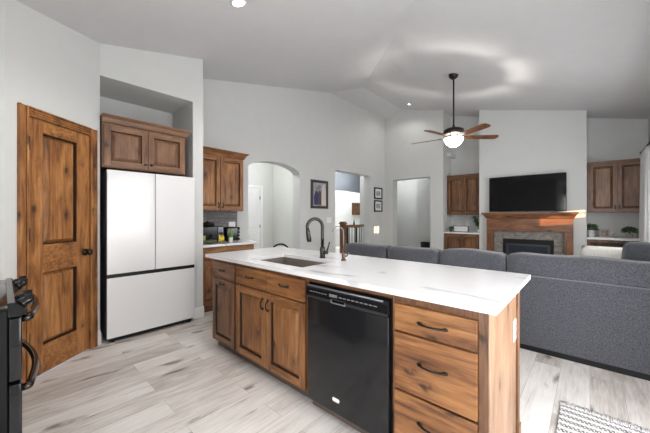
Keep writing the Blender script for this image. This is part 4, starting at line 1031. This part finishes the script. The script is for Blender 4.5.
b = MB(); soft(b, -3.0, -2.805, 3.42, 4.42, 0.035, 0.62, 0.05, seed=2); b.build('arm', SOFA, so)
for i, (x0, x1) in enumerate(((-2.75, -2.03), (-2.02, -1.335), (-1.325, -0.648), (-0.636, 0.64))):
    b = MB(); soft(b, x0, x1, 3.45, 3.70, 0.60 if i < 3 else 0.60, 0.895 + (0.012 if i > 1 else -0.01) + (0.008 if i == 3 else 0), 0.055, puff=0.02, seed=i + 5); b.build('back_cushion', SOFA, so)
for i in range(4):
    b = MB(); soft(b, -2.795 + i * 0.86, -1.945 + i * 0.86, 3.56, 4.44, 0.302, 0.45, 0.045, puff=0.0, seed=i + 20); b.build('seat_cushion', SOFA, so)
b = MB(); soft(b, -0.04, 0.65, 4.45, 5.68, 0.302, 0.45, 0.045, seed=31); b.build('seat_cushion', SOFA, so)
for x in (-2.7, -1.4, -0.1, 0.58):
    for y in (3.48, 4.30): b = MB(); b.box(x - 0.03, x + 0.03, y - 0.03, y + 0.03, 0, 0.035); b.build('foot', BLACKM, so)
def pillow(name, c, w, h, t, lean, yaw, mat, label, puckr=0.5):
    M = Matrix.Translation(c) @ Matrix.Rotation(yaw, 4, 'Z') @ Matrix.Rotation(lean, 4, 'X')
    b = MB(M); n = 14; vs = []; 
    for s in (1, -1):
        for i in range(n + 1):
            for j in range(n + 1):
                u = i / n * 2 - 1; v = j / n * 2 - 1
                k = (1 - abs(u) ** 2.5) ** 0.5 * (1 - abs(v) ** 2.5) ** 0.5
                pin = 1 - 0.07 * (abs(u) * (1 - abs(v)) + 0 * v) ; pin2 = 1 - 0.07 * (abs(v) * (1 - abs(u)))
                vs.append((u * w / 2 * pin2 * (1.04 - 0.20 * ((v + 1) / 2)), s * t / 2 * k, h / 2 + v * h / 2 * pin))
    m_ = (n + 1) ** 2; fs = []
    for s in range(2):
        for i in range(n):
            for j in range(n): a = s * m_ + i * (n + 1) + j; fs.append((a, a + 1, a + n + 2, a + n + 1))
    b._add(vs, fs, True); bmesh.ops.remove_doubles(b.bm, verts=b.bm.verts[:], dist=0.0006)
    return tag(b.build(name, mat), label, 'pillow')
pillow('throw_pillow', (0.17, 4.24, 0.462), 0.56, 0.52, 0.14, math.radians(3), math.radians(-4), CREAM, 'cream textured throw pillow on the sofa in front of the recess cabinet')
pillow('throw_pillow', (0.46, 3.97, 0.462), 0.54, 0.60, 0.16, math.radians(3), math.radians(0), CHAR, 'charcoal grey throw pillow at the right end of the sofa')

# ------------------------------------------------------------------ curtain, rug
cr = thing('curtain_rod', (0.615, 6.6, 2.3), 'black curtain rod end above the white curtain', 'curtain rod')
b = MB(); b.tube([(0.615, 3.7, 2.32), (0.615, 6.90, 2.32)], 0.011, 10); b.build('rod', BLACKM, cr)
b = MB(); b.lathe([(0.011, 0), (0.02, 0.01), (0.022, 0.03), (0.012, 0.05), (0.001, 0.055)], (0.615, 6.90, 2.32), 12, Matrix.Rotation(-math.pi / 2, 4, 'X')); b.build('finial', BLACKM, cr)
b = MB(); b.tube([(0.625, 6.875, 2.32), (XR - 0.001, 6.875, 2.32)], 0.008, 8); b.lathe([(0.03, 0), (0.03, 0.01)], (XR - 0.011, 6.875, 2.32), 12, Matrix.Rotation(math.pi / 2, 4, 'Y')); b.build('bracket', BLACKM, cr)
m_, nt, bs_ = nm('curtain_sheer'); nt.links.new(ramp(nt, noise(nt, coords(nt, (1, 1, 0.1)), 60, 2), [(0.3, (0.80, 0.80, 0.80)), (0.7, (0.88, 0.88, 0.88))]), bs_.inputs['Base Color'])
bs_.inputs['Roughness'].default_value = 0.9; bs_.inputs['Transmission Weight'].default_value = 0.0
tr = node(nt, 'ShaderNodeBsdfTranslucent'); tr.inputs[0].default_value = (0.85, 0.85, 0.85, 1); mx = node(nt, 'ShaderNodeMixShader'); mx.inputs[0].default_value = 0.45
nt.links.new(bs_.outputs[0], mx.inputs[1]); nt.links.new(tr.outputs[0], mx.inputs[2]); nt.links.new(mx.outputs[0], nt.nodes['Material Output'].inputs[0])
b = MB(); n = 60; vs = []
for i in range(n + 1):
    t = i / n; y = 6.18 + 0.65 * t
    for z, am in ((0.02, 0.045), (1.2, 0.035), (2.20, 0.022), (2.306, 0.018)):
        vs.append((0.615 + am * math.sin(t * 2 * math.pi * 7) , y, z))
b._add(vs, [(4 * i + k, 4 * i + k + 1, 4 * i + 5 + k, 4 * i + 4 + k) for i in range(n) for k in range(3)], True)
cu = b.build('curtain', m_); sm = cu.modifiers.new('solid', 'SOLIDIFY'); sm.thickness = 0.003
tag(cu, 'white pleated curtain hanging at the right edge of the photo', 'curtain')
rug = thing('area_rug', (0.25, 2.15, 0), 'white woven rug with broken black stripes and fringed edge on the floor behind the island', 'rug')
b = MB(); b.box(-0.150, 0.74, 1.25, 2.570, 0.001, 0.012, 0.003, 2); b.build('pile', rug_mat(), rug)
b = MB(); rnd = random.Random(9)
for i in range(100):
    x = -0.15 + i * 0.0089; b.tube([(x, 2.567, 0.007), (x + rnd.uniform(-.004, .004), 2.60, 0.006), (x + rnd.uniform(-.008, .008), 2.64 + rnd.uniform(-.008, .008), 0.004)], 0.0038, 5)
b.build('fringe', TRIM, rug)
